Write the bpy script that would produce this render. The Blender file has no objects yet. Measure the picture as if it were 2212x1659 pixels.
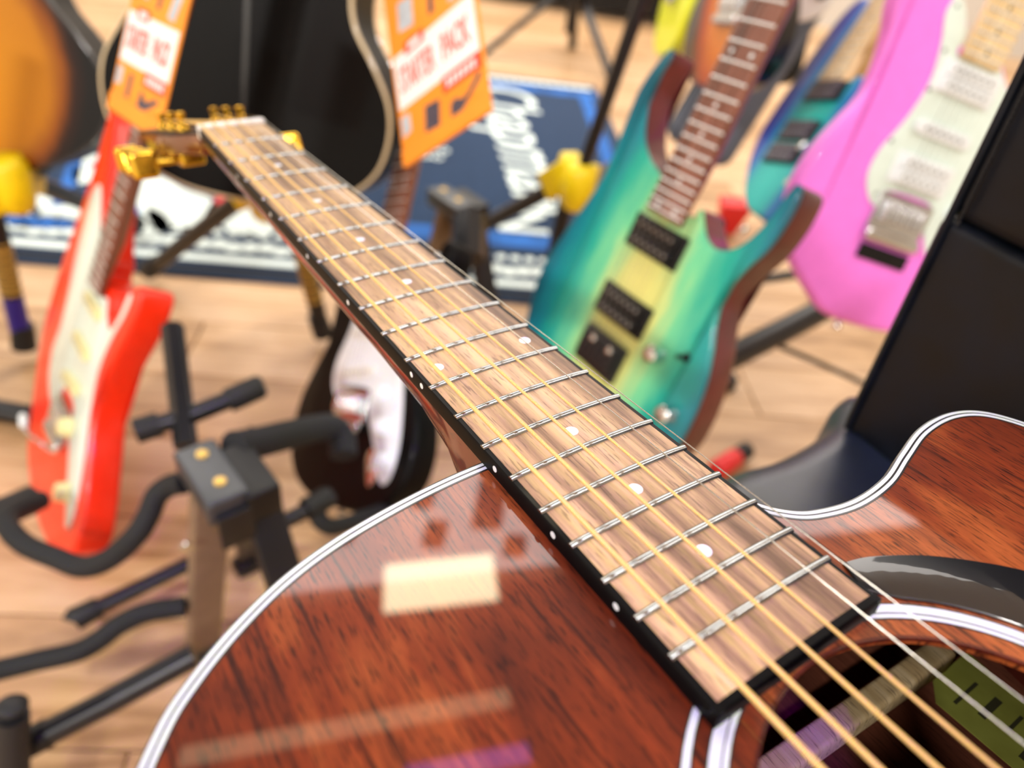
import bpy, bmesh, math, random
from mathutils import Vector, Matrix
from mathutils.geometry import tessellate_polygon
random.seed(7)
C = bpy.context.scene.collection
SC = bpy.context.scene

# ------------------------------------------------------------------ camera, world, lamps, exposure
CAM_ROT = Matrix(((0.987078, -0.16024, -0.0), (0.099702, 0.614165, -0.782854), (0.125445, 0.772738, 0.622205)))
cam_d = bpy.data.cameras.new('camera'); cam = bpy.data.objects.new('camera', cam_d); C.objects.link(cam)
cam.matrix_world = Matrix.Translation((0, 0, 0.95)) @ CAM_ROT.to_4x4()
cam_d.sensor_fit = 'HORIZONTAL'; cam_d.sensor_width = 36.0; cam_d.lens = 36.0*1561.55/2212
cam_d.clip_start = 0.02; cam_d.clip_end = 60
cam_d.dof.use_dof = True; cam_d.dof.focus_distance = 0.232
cam_d.dof.aperture_fstop = cam_d.lens/4.1; cam_d.dof.aperture_blades = 0
SC.camera = cam
SC.view_settings.view_transform = 'Standard'; SC.view_settings.look = 'None'
SC.view_settings.gamma = 1.0; SC.view_settings.use_curve_mapping = False
SC.view_settings.exposure = -0.8
SC.cycles.use_denoising = True
SC.cycles.max_bounces = 8; SC.cycles.diffuse_bounces = 4; SC.cycles.glossy_bounces = 4
SC.cycles.transmission_bounces = 2; SC.cycles.caustics_reflective = False; SC.cycles.caustics_refractive = False
SC.cycles.sample_clamp_indirect = 6.0
world = bpy.data.worlds.new('world'); SC.world = world; world.use_nodes = True
world.node_tree.nodes['Background'].inputs[0].default_value = (0.9, 0.94, 1.0, 1)
world.node_tree.nodes['Background'].inputs[1].default_value = 0.3

def lamp(name, loc, sx, sy, power, col=(1, .96, .9), rot=(0, 0, 0)):
    d = bpy.data.lights.new(name, 'AREA'); d.shape = 'RECTANGLE'; d.size = sx; d.size_y = sy
    d.energy = power; d.color = col
    o = bpy.data.objects.new(name, d); C.objects.link(o); o.location = loc; o.rotation_euler = rot
    return o
RZ = math.radians(12.5)
lamp('ceiling_lamp_key', (0.07, -2.21, 2.9), 0.3, 0.25, 140)
lamp('ceiling_lamp_overhead', (0.75, 0.0, 2.9), 0.35, 1.2, 35)
lamp('ceiling_lamp_right', (2.1, 0.2, 2.9), 0.35, 1.4, 40)
lamp('ceiling_lamp_left', (-2.4, -1.9, 2.9), 0.35, 0.3, 270)
lamp('ceiling_lamp_panel', (-0.53, 2.06, 2.9), 0.46, 0.26, 9.5, (1, .88, .56), (0, 0, RZ))
lamp('luminous_ceiling', (-0.45, 3.94, 2.94), 7.4, 3.5, 560, (1, .975, .94), (0, 0, RZ))
lamp('warm_strip', (-0.72, 1.40, 2.9), 1.1, 0.075, 1.2, (1, .72, .42), (0, 0, math.radians(16)))
lamp('purple_strip', (-0.30, 1.30, 2.9), 0.4, 0.07, .45, (.5, .2, 1.0), (0, 0, math.radians(16)))
pl = lamp('purple_lamp', (0.63, -1.15, 2.9), 0.2, 0.12, 1.5, (.22, .0, 1.0))
pl.rotation_euler = (Vector((0.63, -1.15, 2.9))-Vector((.11, .06, .72))).to_track_quat('Z', 'Y').to_euler(); pl.data.spread = math.radians(24)

# ------------------------------------------------------------------ helpers
def lin(h):
    if isinstance(h, str):
        h = h.lstrip('#'); h = [int(h[i:i+2], 16)/255 for i in (0, 2, 4)]
    return tuple(c/12.92 if c <= .04045 else ((c+.055)/1.055)**2.4 for c in h)+(1.0,)

class NT:
    def __init__(s, name):
        s.m = bpy.data.materials.new(name); s.m.use_nodes = True; s.t = s.m.node_tree; s.b = s.t.nodes['Principled BSDF']
    def n(s, kind, **kw):
        nd = s.t.nodes.new(kind)
        for k, v in kw.items():
            if k in nd.inputs: nd.inputs[k].default_value = v
            else: setattr(nd, k, v)
        return nd
    def l(s, a, b): s.t.links.new(a, b)
    def ramp(s, fac, stops, interp='LINEAR'):
        r = s.t.nodes.new('ShaderNodeValToRGB'); r.color_ramp.interpolation = interp
        e = r.color_ramp.elements
        while len(e) < len(stops): e.new(0.5)
        for i, (p, c) in enumerate(stops):
            e[i].position = p; e[i].color = lin(c) if not isinstance(c, tuple) else c
        s.l(fac, r.inputs[0]); return r.outputs[0]
    def coords(s, scale=(1, 1, 1), kind='Object', loc=(0, 0, 0), rot=(0, 0, 0)):
        tc = s.t.nodes.new('ShaderNodeTexCoord'); mp = s.t.nodes.new('ShaderNodeMapping')
        mp.inputs['Scale'].default_value = scale; mp.inputs['Location'].default_value = loc; mp.inputs['Rotation'].default_value = rot
        s.l(tc.outputs[kind], mp.inputs[0]); return mp.outputs[0]
    def noise(s, vec, scale=5, detail=4, rough=.55, dist=0.0):
        n = s.n('ShaderNodeTexNoise', Scale=scale, Detail=detail, Roughness=rough, Distortion=dist); s.l(vec, n.inputs['Vector']); return n.outputs['Fac']
    def math(s, op, a, b=None):
        m = s.t.nodes.new('ShaderNodeMath'); m.operation = op
        for i, x in enumerate((a, b)):
            if x is None: continue
            if isinstance(x, (int, float)): m.inputs[i].default_value = x
            else: s.l(x, m.inputs[i])
        return m.outputs[0]
    def mix(s, fac, a, b, mode='MIX'):
        m = s.t.nodes.new('ShaderNodeMix'); m.data_type = 'RGBA'; m.blend_type = mode
        for idx, x in ((0, fac), (6, a), (7, b)):
            if isinstance(x, (int, float)): m.inputs[idx].default_value = x
            elif isinstance(x, (tuple, str)): m.inputs[idx].default_value = lin(x) if isinstance(x, str) else x
            else: s.l(x, m.inputs[idx])
        return m.outputs[2]
    def bump(s, h, strength=.2, dist=.001):
        b = s.n('ShaderNodeBump', Strength=strength, Distance=dist); s.l(h, b.inputs['Height']); s.l(b.outputs[0], s.b.inputs['Normal'])
    def set(s, **kw):
        for k, v in kw.items():
            i = s.b.inputs[k.replace('_', ' ')]
            if isinstance(v, (int, float, tuple)): i.default_value = v
            elif isinstance(v, str): i.default_value = lin(v)
            else: s.l(v, i)
        return s

def plain(name, col, rough=.45, metal=0.0, coat=0.0, var=.12, nscale=60, bump=.05, spec=.5):
    k = NT(name)
    v = k.coords()
    f = k.noise(v, nscale, 3)
    c = lin(col)
    lo = tuple(x*(1-var) for x in c[:3])+(1,); hi = tuple(min(1, x*(1+var)) for x in c[:3])+(1,)
    k.set(Base_Color=k.ramp(f, [(.3, lo), (.7, hi)]), Roughness=rough, Metallic=metal, Coat_Weight=coat, Coat_Roughness=.04)
    k.b.inputs['Specular IOR Level'].default_value = spec
    if bump: k.bump(f, bump, .0006)
    return k.m

def catmull(pts, n=8, closed=True):
    P = [Vector(p) for p in pts]; out = []; N = len(P)
    for i in range(N if closed else N-1):
        g = (lambda j: P[j % N]) if closed else (lambda j: P[max(0, min(N-1, j))])
        p0, p1, p2, p3 = g(i-1), g(i), g(i+1), g(i+2)
        d = (p2-p1).length
        for k in range(n):
            t = k/n
            a = (p2-p0)*.5; b = (p3-p1)*.5
            if a.length > d*1.2: a = a.normalized()*d*1.2
            if b.length > d*1.2: b = b.normalized()*d*1.2
            h00 = 2*t**3-3*t*t+1; h10 = t**3-2*t*t+t; h01 = -2*t**3+3*t*t; h11 = t**3-t*t
            out.append(p1*h00+a*h10+p2*h01+b*h11)
    if not closed: out.append(P[-1])
    return out

def ccw(o):
    a = sum(o[i].x*o[(i+1) % len(o)].y-o[(i+1) % len(o)].x*o[i].y for i in range(len(o)))
    return o if a > 0 else o[::-1]

def smooth_outline(pts, n=8):
    return ccw([Vector((p[0], p[1])) for p in catmull([(p[0], p[1], 0) for p in pts], n)])
def poly(pts): return ccw([Vector((p[0], p[1])) for p in pts])

def inset(o, d):
    N = len(o); r = []
    for i in range(N):
        t = (o[(i+1) % N]-o[i-1])
        if t.length < 1e-9: r.append(o[i].copy()); continue
        t.normalize(); r.append(o[i]+Vector((-t.y, t.x))*d)   # ccw: left normal points inward
    return r

def circle(cx, cy, r, n=48): return [Vector((cx+r*math.cos(2*math.pi*i/n), cy+r*math.sin(2*math.pi*i/n))) for i in range(n)]

class MB:
    def __init__(s): s.v = []; s.f = []
    def rings(s, rings, cap0=False, cap1=False, closed_profile=False, loop=True):
        base = len(s.v); n = len(rings[0])
        for r in rings: s.v += [tuple(p) for p in r]
        m = len(rings)
        for j in range(m if closed_profile else m-1):
            a = base+j*n; b = base+((j+1) % m)*n
            for i in range(n if loop else n-1):
                k = (i+1) % n; s.f.append((a+i, a+k, b+k, b+i))
        if cap0: s.f.append(tuple(base+i for i in range(n))[::-1])
        if cap1: s.f.append(tuple(base+(m-1)*n+i for i in range(n)))
        return s
    def cap(s, base, o, flip):
        for a, b, c in tessellate_polygon([[Vector((p.x, p.y, 0)) for p in o]]):
            ar = (o[b]-o[a]).cross(o[c]-o[a]) if hasattr(o[a], 'cross') else 0
            if (ar < 0) != flip: b, c = c, b
            s.f.append((base+a, base+b, base+c))
    def slab(s, o, z0, z1, r=0.0, steps=3, r0=None):
        """outline extruded from z0 up to z1, edges rounded by r (top) and r0 (bottom)"""
        r0 = r if r0 is None else r0; prof = []
        if r0 > 0:
            for i in range(steps+1):
                a = math.pi/2*i/steps; prof.append((r0*(1-math.sin(a)), z0+r0*(1-math.cos(a))))
        else: prof.append((0, z0))
        if r > 0:
            for i in range(steps+1):
                a = math.pi/2*i/steps; prof.append((r*(1-math.cos(a)), z1-r*(1-math.sin(a))))
        else: prof.append((0, z1))
        b0 = len(s.v); n = len(o)
        s.rings([[(p.x, p.y, z) for p in (inset(o, d) if d else o)] for d, z in prof])
        s.cap(b0, o, True); s.cap(b0+(len(prof)-1)*n, o, False)
        return s
    def strip(s, o, prof):
        """ring strip that follows an outline; prof = closed list of (inset, z)"""
        return s.rings([[(p.x, p.y, z) for p in (inset(o, d) if d else o)] for d, z in prof], closed_profile=True)
    def box(s, c, h, ax=None, r=0.0):
        c = Vector(c); ax = ax or (Vector((1, 0, 0)), Vector((0, 1, 0)), Vector((0, 0, 1)))
        ax = [Vector(a).normalized() for a in ax]
        if r <= 0:
            b = len(s.v)
            for z in (-1, 1):
                for x, y in ((-1, -1), (1, -1), (1, 1), (-1, 1)):
                    s.v.append(tuple(c+ax[0]*x*h[0]+ax[1]*y*h[1]+ax[2]*z*h[2]))
            for f in ((3, 2, 1, 0), (4, 5, 6, 7), (0, 1, 5, 4), (1, 2, 6, 5), (2, 3, 7, 6), (3, 0, 4, 7)): s.f.append(tuple(b+i for i in f))
            return s
        o = []
        for sx, sy, a0 in ((1, 1, 0), (-1, 1, 90), (-1, -1, 180), (1, -1, 270)):
            for k in range(5):
                a = math.radians(a0+k*22.5); o.append((sx*(h[0]-r)+r*math.cos(a), sy*(h[1]-r)+r*math.sin(a)))
        rr = []
        for i in range(5):
            a = math.pi/2*i/4; rr.append((r*(1-math.sin(a)), -h[2]+r*(1-math.cos(a))))
        rr += [(d, -z) for d, z in rr[::-1]]
        rings = []
        for d, z in rr:
            ring = []
            for (x, y) in o:
                kx = (h[0]-d)/h[0]; ky = (h[1]-d)/h[1]
                ring.append(tuple(c+ax[0]*x*kx+ax[1]*y*ky+ax[2]*z))
            rings.append(ring)
        return s.rings(rings, True, True)
    def tube(s, pts, r, seg=12, smooth=0, caps=True):
        P = [Vector(p) for p in pts]
        R = list(r) if isinstance(r, (list, tuple)) else [r]*len(P)
        if smooth:
            Q = catmull(P, smooth, False); RR = []
            for i in range(len(P)-1):
                for k in range(smooth): RR.append(R[i]+(R[i+1]-R[i])*k/smooth)
            RR.append(R[-1]); P, R = Q, RR
        t0 = (P[1]-P[0]).normalized(); u = t0.orthogonal().normalized(); rings = []
        for i, p in enumerate(P):
            t = (P[min(i+1, len(P)-1)]-P[max(i-1, 0)]).normalized()
            u = (u-t*u.dot(t)).normalized(); w = t.cross(u)
            rings.append([tuple(p+(u*math.cos(2*math.pi*k/seg)+w*math.sin(2*math.pi*k/seg))*R[i]) for k in range(seg)])
        return s.rings(rings, caps, caps)
    def lathe(s, prof, c=(0, 0, 0), ax=(0, 0, 1), seg=20):
        """prof list of (radius, height) along ax"""
        ax = Vector(ax).normalized(); u = ax.orthogonal().normalized(); w = ax.cross(u); c = Vector(c)
        rings = [[tuple(c+ax*h+(u*math.cos(2*math.pi*k/seg)+w*math.sin(2*math.pi*k/seg))*max(r, 1e-5)) for k in range(seg)] for r, h in prof]
        return s.rings(rings, True, True)
    def quad(s, a, b, c, d):
        k = len(s.v); s.v += [tuple(a), tuple(b), tuple(c), tuple(d)]; s.f.append((k, k+1, k+2, k+3)); return s

def wmat(o):
    return wmat(o.parent) @ o.matrix_basis if o.parent else o.matrix_basis.copy()
def build(name, mb, m, parent=None, world=False, angle=40, label=None, stuff=False):
    me = bpy.data.meshes.new(name)
    v = mb.v
    if world and parent is not None:
        inv = wmat(parent).inverted(); v = [tuple(inv @ Vector(p)) for p in v]
    me.from_pydata(v, [], mb.f); me.update()
    bm = bmesh.new(); bm.from_mesh(me); bmesh.ops.recalc_face_normals(bm, faces=bm.faces[:]); bm.to_mesh(me); bm.free()
    me.polygons.foreach_set('use_smooth', [True]*len(me.polygons)); me.set_sharp_from_angle(angle=math.radians(angle))
    me.materials.append(m)
    o = bpy.data.objects.new(name, me); C.objects.link(o)
    if parent is not None: o.parent = parent
    if label: o['label'] = label
    if stuff: o['kind'] = 'stuff'
    return o

def tag(o, label, cat, group=None):
    o['label'] = label; o['category'] = cat
    if group: o['group'] = group
    return o
def thing(name, label, cat, loc=(0, 0, 0), rot=None, group=None):
    o = bpy.data.objects.new(name, None); C.objects.link(o); o.empty_display_size = .05
    m = Matrix.Translation(loc)
    if rot is not None: m = m @ rot.to_4x4()
    o.matrix_world = m
    return tag(o, label, cat, group)
def structure(o): o['kind'] = 'structure'; return o

def text(name, body, m, parent, loc, size, rot=(0, 0, 0), ext=.0003, sx=1.0, shear=0.0, align='CENTER', bold=0.0):
    cu = bpy.data.curves.new(name, 'FONT'); cu.body = body; cu.size = size; cu.extrude = ext; cu.align_x = align; cu.align_y = 'CENTER'
    cu.shear = shear; cu.offset = bold; cu.resolution_u = 3
    cu.materials.append(m)
    tmp = bpy.data.objects.new(name, cu); C.objects.link(tmp)
    me = bpy.data.meshes.new_from_object(tmp.evaluated_get(bpy.context.evaluated_depsgraph_get()))
    bpy.data.objects.remove(tmp); bpy.data.curves.remove(cu)
    me.name = name; me.materials.clear(); me.materials.append(m)
    o = bpy.data.objects.new(name, me); C.objects.link(o); o.parent = parent
    o.location = loc; o.rotation_euler = rot; o.scale = (sx, 1, 1)
    return o

# ------------------------------------------------------------------ materials
def mahogany(name, dark, mid, light, coat=1.0, coatr=.03, pore=1.0):
    k = NT(name)
    v1 = k.coords((6, 30, 10)); v2 = k.coords((150, 1500, 300)); v3 = k.coords((9, 9, 9))
    band = k.noise(v1, 1.3, 5, .6, .6); blot = k.noise(v3, 1.2, 3, .6, .3)
    f = k.math('ADD', k.math('MULTIPLY', band, .55), k.math('MULTIPLY', blot, .5))
    col = k.ramp(f, [(.36, dark), (.52, mid), (.68, light)])
    fine = k.noise(k.coords((25, 420, 100)), 1.0, 3, .6, .2)
    col = k.mix(k.ramp(fine, [(.35, '#000000'), (.75, '#ffffff')]), k.mix(.28, col, '#1c0705'), col)
    p = k.noise(v2, 1.0, 2, .5, .1)
    pm = k.ramp(p, [(.55, (0, 0, 0, 1)), (.66, (.8*pore, .8*pore, .8*pore, 1))])
    col = k.mix(pm, col, '#160604')
    lg = k.noise(k.coords((22, 700, 200)), 1.0, 3, .6, .3)
    col = k.mix(k.ramp(lg, [(.56, (0, 0, 0, 1)), (.66, (.75*pore, .75*pore, .75*pore, 1))]), col, '#240c07')
    k.set(Base_Color=col, Roughness=.42, Coat_Weight=coat, Coat_Roughness=coatr)
    k.b.inputs['Coat IOR'].default_value = 1.6
    k.b.inputs['Specular IOR Level'].default_value = .15
    return k.m

M = {}
M['top'] = mahogany('mahogany_top', '#40160a', '#7a3112', '#b5622b')
M['side_wood'] = mahogany('mahogany_side', '#2c0c08', '#4d1a10', '#6b2a18', pore=.6)
M['neck_wood'] = mahogany('neck_wood', '#3c130c', '#5e2316', '#7a3420', pore=.5)
M['inside'] = mahogany('inside_wood', '#4a2418', '#6d3c2a', '#8a5540', coat=0, pore=.4)
M['inside'].node_tree.nodes['Principled BSDF'].inputs['Roughness'].default_value = .75

def fretwood(name, a, b, c, d, rough=.5, pore=.55):
    k = NT(name)
    st = k.noise(k.coords((9, 160, 40)), 1.0, 5, .65, .4)
    br = k.noise(k.coords((5, 38, 20)), 1.0, 3, .6, .6)
    f = k.math('ADD', k.math('MULTIPLY', st, .5), k.math('MULTIPLY', br, .5))
    col = k.ramp(f, [(.39, a), (.47, b), (.54, c), (.63, d)])
    p = k.noise(k.coords((110, 1300, 300)), 1.0, 2, .5)
    col = k.mix(k.ramp(p, [(.57, (0, 0, 0, 1)), (.66, (pore, pore, pore, 1))]), col, '#4a3324')
    k.set(Base_Color=col, Roughness=rough); k.bump(p, .25, .0003)
    return k.m
M['fretboard'] = fretwood('fretboard_wood', '#664c34', '#9d7d58', '#bf9d70', '#d4b488')
M['rosewood'] = fretwood('rosewood_board', '#4f2c20', '#6d4030', '#845242', '#946252', .45)
M['maple'] = fretwood('maple_board', '#d9b681', '#e6c792', '#efd3a2', '#f3dcb0', .35, .1)
M['natural'] = fretwood('natural_wood', '#d79a4e', '#e8b368', '#f2c988', '#f6d9a2', .4, .12)
M['pale_wood'] = fretwood('brace_wood', '#a88c60', '#b89c70', '#c6ac82', '#d2bb94', .7)

M['guard_gloss'] = plain('guard_gloss', '#05070c', .3, coat=1.0, var=.2, bump=0)
M['black_gloss'] = plain('black_gloss', '#020203', .45, coat=.05, var=.2, bump=0, spec=.12)
M['black_plastic'] = plain('black_plastic', '#08090c', .4, var=.2, spec=.35)
M['black_metal'] = plain('black_metal', '#0d0f14', .32, var=.2, spec=.5)
M['black_rubber'] = plain('black_rubber', '#0d0f12', .6, var=.25, nscale=200, bump=.15)
M['foam'] = plain('black_foam', '#0e1114', .75, var=.3, nscale=400, bump=.3)
M['white_bind'] = plain('white_binding', '#ccd6d0', .3, coat=.6, var=.05, bump=0)
M['cream_bind'] = plain('cream_binding', '#d9c6a0', .35, coat=.5, var=.05, bump=0)
M['black_line'] = plain('black_line', '#0c0a0a', .35, coat=.5, var=.1, bump=0)
M['bone'] = plain('bone', '#e8e6de', .35, var=.05)
M['pearl'] = plain('pearl_dot', '#e6ecef', .22, coat=.5, var=.1, nscale=600, bump=0)
M['nickel'] = plain('fret_nickel', '#a6abae', .24, metal=1.0, var=.05, nscale=300, bump=0)
M['fret_steel'] = plain('fret_steel', '#dfe1e1', .42, metal=.6, var=.05, bump=0)
M['thin_string'] = plain('thin_string', '#8f8a84', .5, metal=.6, var=.05, bump=0)
M['chrome'] = plain('chrome', '#d8dadc', .2, metal=1.0, var=.03, bump=0)
M['gold'] = plain('gold_metal', '#e0b33a', .2, metal=1.0, var=.06, bump=0)
M['gold_print'] = plain('gold_print', '#b08d3c', .4, var=.3, nscale=300)
M['mint'] = plain('mint_plastic', '#dcece4', .3, coat=.4, var=.04, bump=0)
M['white_plastic'] = plain('white_plastic', '#e9eff3', .3, coat=.4, var=.04, bump=0)
M['pole'] = plain('pole_steel', '#9aa0a2', .3, metal=1.0, var=.1, bump=0)
M['cream_plastic'] = plain('cream_plastic', '#ece3a8', .35, var=.05, bump=0)
M['red'] = plain('red_paint', '#fa2c06', .35, coat=.25, var=.05, bump=0)
M['pink'] = plain('pink_paint', '#f57ee9', .4, coat=.3, var=.03, bump=0)
M['neon'] = plain('neon_yellow', '#f6ff05', .4, coat=.4, var=.03, bump=0)
M['yellow'] = plain('yellow_plastic', '#f5d90a', .35, var=.06)
M['grey_bag'] = plain('grey_canvas', '#5a6170', .8, var=.15, nscale=250, bump=.2)
M['black_bag'] = plain('black_canvas', '#0f1013', .8, var=.2, nscale=250, bump=.2)
M['maroon'] = plain('maroon_vinyl', '#5d2326', .5, var=.15)
M['white_paint'] = plain('white_paint', '#c8c9ce', .5, var=.05)
M['purple_paint'] = plain('purple_paint', '#2b1c86', .35, var=.1)
M['red_plastic'] = plain('red_plastic', '#e3252a', .4, var=.1)
M['orange_card'] = plain('orange_card', '#fb9a2c', .55, var=.05, nscale=20, bump=0)
M['card_white'] = plain('card_white', '#f4f4f8', .55, var=.02, bump=0)
M['card_red'] = plain('card_red', '#ef4a34', .55, var=.04, bump=0)
M['card_dark'] = plain('card_dark', '#4b4654', .6, var=.2, bump=0)
M['card_pale'] = plain('card_pale', '#b9c4cf', .6, var=.2, bump=0)
M['red_side'] = mahogany('cherry_side', '#4a1018', '#611a20', '#742228', coat=.6, coatr=.15, pore=.2)

k = NT('wound_bronze')
w = k.n('ShaderNodeTexWave', Scale=1.0); w.bands_direction = 'X'; k.l(k.coords((620, 0, 0)), w.inputs['Vector'])
k.set(Base_Color=k.ramp(w.outputs['Fac'], [(0, '#cf9a44'), (.5, '#f7c768'), (1, '#ffe09a')]), Metallic=.15, Roughness=.4); k.bump(w.outputs['Fac'], .5, .0004); M['wound'] = k.m
M['steel'] = plain('plain_steel_string', '#d9d6cc', .22, metal=1.0, var=.03, bump=0)

def burst(name, stops, cx, sx, sy, flame=0.0, rot=0.0, coat=.8, cy=0.0, spec=.4):
    k = NT(name)
    tc = k.t.nodes.new('ShaderNodeTexCoord'); sp = k.t.nodes.new('ShaderNodeSeparateXYZ'); k.l(tc.outputs['Object'], sp.inputs[0])
    a = k.math('DIVIDE', k.math('SUBTRACT', sp.outputs[0], cx), sx); b = k.math('DIVIDE', k.math('SUBTRACT', sp.outputs[1], cy), sy)
    r = k.math('SQRT', k.math('ADD', k.math('MULTIPLY', a, a), k.math('MULTIPLY', b, b)))
    nz = k.noise(k.coords((10, 45, 10), rot=(0, 0, rot)), 1.0, 4, .6, .5)
    r = k.math('ADD', r, k.math('MULTIPLY', k.math('SUBTRACT', nz, .5), flame))
    k.set(Base_Color=k.ramp(r, stops), Roughness=.35, Coat_Weight=coat, Coat_Roughness=.05, Specular_IOR_Level=spec)
    return k.m
M['teal_burst'] = burst('teal_burst', [(0, '#e6dd82'), (.22, '#d8dd84'), (.42, '#6fd09a'), (.62, '#12a896'), (.85, '#047f93'), (1, '#035a72')], .17, .40, .165, .35, cy=-.005, coat=.35)
M['blue_burst'] = burst('blue_burst', [(0, '#27c9c0'), (.4, '#12b3b4'), (.6, '#0f78c0'), (.8, '#0b25a8'), (1, '#061478')], .16, .6, .105, .2, coat=.3)
M['amber_burst'] = burst('amber_burst', [(0, '#d08c00'), (.66, '#bd7800'), (.78, '#8a4800'), (.86, '#2a0f02'), (.94, '#060303'), (1, '#040202')], .17, .235, .215, .08, cy=0.060, coat=.12, spec=.2)
M['three_burst'] = burst('three_burst', [(0, '#e8a03a'), (.45, '#dd7a1c'), (.62, '#b33c0a'), (.78, '#140806'), (1, '#050404')], .2, .30, .165, .05)

k = NT('leather'); v = k.coords((1, 1, 1))
vo = k.n('ShaderNodeTexVoronoi', Scale=420.0); vo.feature = 'DISTANCE_TO_EDGE'; k.l(v, vo.inputs['Vector'])
h = k.math('MINIMUM', vo.outputs['Distance'], .12); f = k.noise(v, 35, 3)
k.set(Base_Color=k.ramp(f, [(.3, '#04070d'), (.7, '#090e18')]), Roughness=k.ramp(f, [(.3, (.34,)*3+(1,)), (.7, (.46,)*3+(1,))]))
k.bump(h, .22, .001); k.b.inputs['Specular IOR Level'].default_value = .3; M['leather'] = k.m

k = NT('floor_wood')
oi = k.t.nodes.new('ShaderNodeObjectInfo'); v = k.coords((1.6, 14, 4)); cmb = k.t.nodes.new('ShaderNodeVectorMath'); cmb.operation = 'ADD'
sc = k.t.nodes.new('ShaderNodeVectorMath'); sc.operation = 'SCALE'; sc.inputs[3].default_value = 37.0
cx = k.t.nodes.new('ShaderNodeCombineXYZ'); k.l(oi.outputs['Random'], cx.inputs[0]); k.l(oi.outputs['Random'], cx.inputs[1]); k.l(cx.outputs[0], sc.inputs[0])
k.l(v, cmb.inputs[0]); k.l(sc.outputs[0], cmb.inputs[1])
g = k.noise(cmb.outputs[0], 1.6, 5, .6, 1.2)
g2 = k.math('ADD', k.math('MULTIPLY', g, .8), k.math('MULTIPLY', oi.outputs['Random'], .2))
k.set(Base_Color=k.ramp(g2, [(.30, '#98724a'), (.45, '#bb946a'), (.6, '#cfaa82'), (.78, '#dcbd99')]), Roughness=.42); M['floor'] = k.m
M['brass'] = plain('brass', '#dcb65a', .35, metal=.3, var=.06, bump=0)
M['amber_neck'] = plain('amber_neck', '#7d4420', .35, coat=.3, var=.1, nscale=30, bump=0)
M['seat_vinyl'] = plain('seat_vinyl', '#1a222e', .36, var=.2, nscale=40, bump=.05, spec=.7)
M['satin_metal'] = plain('satin_metal', '#262c32', .4, var=.15, spec=.8)
M['floor_tint_metal'] = plain('floor_tint_metal', '#85715a', .38, metal=.2, var=.1)  # black leg metal with the floor's tan reflection put into its base colour
M['wall'] = plain('wall_paint', '#cfccc6', .8, var=.03)
M['ceiling'] = plain('ceiling_paint', '#eceae6', .8, var=.03)
M['soffit'] = plain('dark_soffit', '#241a16', .7, var=.15)

# ------------------------------------------------------------------ the room
structure(build('floor', MB().box((0, 1.2, -.03), (4.2, 4.6, .022)), M['floor']))
fl = bpy.data.objects['floor']
pm = MB().box((0, 0, 0), (.598, .0885, .004), r=.0015).v, MB().box((0, 0, 0), (.598, .0885, .004), r=.0015).f
_b = MB(); _b.v, _b.f = pm
plank0 = build('plank', _b, M['floor'], fl)
rowdir = Vector((math.cos(math.radians(8)), math.sin(math.radians(8)), 0)); coldir = Vector((-rowdir.y, rowdir.x, 0))
n_pl = 0
for r in range(-1, 30):
    off = (r*0.447) % 1.2
    for c in range(-3, 4):
        p = Vector((0, .15, -.004))+rowdir*(c*1.2+off-.2)+coldir*(r*.18)
        if abs(p.x) > 2.6 or p.y > 5.4: continue
        if p.y < .25 and p.x > 1.0: continue
        o = plank0 if n_pl == 0 else plank0.copy()
        if n_pl: C.objects.link(o)
        o.location = p; o.rotation_euler = (0, 0, math.radians(8)); n_pl += 1
structure(build('wall_back', MB().box((0, 5.85, 1.5), (4.2, .05, 1.55)), M['wall']))
structure(build('wall_front', MB().box((0, -3.45, 1.5), (4.2, .05, 1.55)), M['wall']))
structure(build('wall_left', MB().box((-4.25, 1.2, 1.5), (.05, 4.6, 1.55)), M['wall']))
structure(build('wall_right', MB().box((4.25, 1.2, 1.5), (.05, 4.6, 1.55)), M['wall']))
ce = structure(build('ceiling', MB().box((0, 1.2, 3.05), (4.2, 4.6, .05)), M['ceiling']))
rx = Vector((math.cos(RZ), math.sin(RZ), 0)); ry = Vector((-rx.y, rx.x, 0))
build('soffit', MB().box(Vector((0, 2.17, 2.965))-ry*2.35-rx*1.7, (2.2, 2.35, .03), (rx, ry, Vector((0, 0, 1)))), M['soffit'], ce)
for x, y, a, b in ((-.38, 2.62, .07, .24), (-.24, 2.28, .05, .06), (-.60, 2.33, .05, .08), (-1.02, 2.40, .06, .15), (-.70, 2.72, .05, .22), (-1.25, 2.75, .10, .08), (-.15, 2.6, .04, .12)):
    build('added_dark_panel', MB().box((x, y, 2.89), (a, b, .02), r=.015), M['soffit'], ce)  # unseen dark panels, added only to put dark blotches into the soundboard reflection

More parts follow.
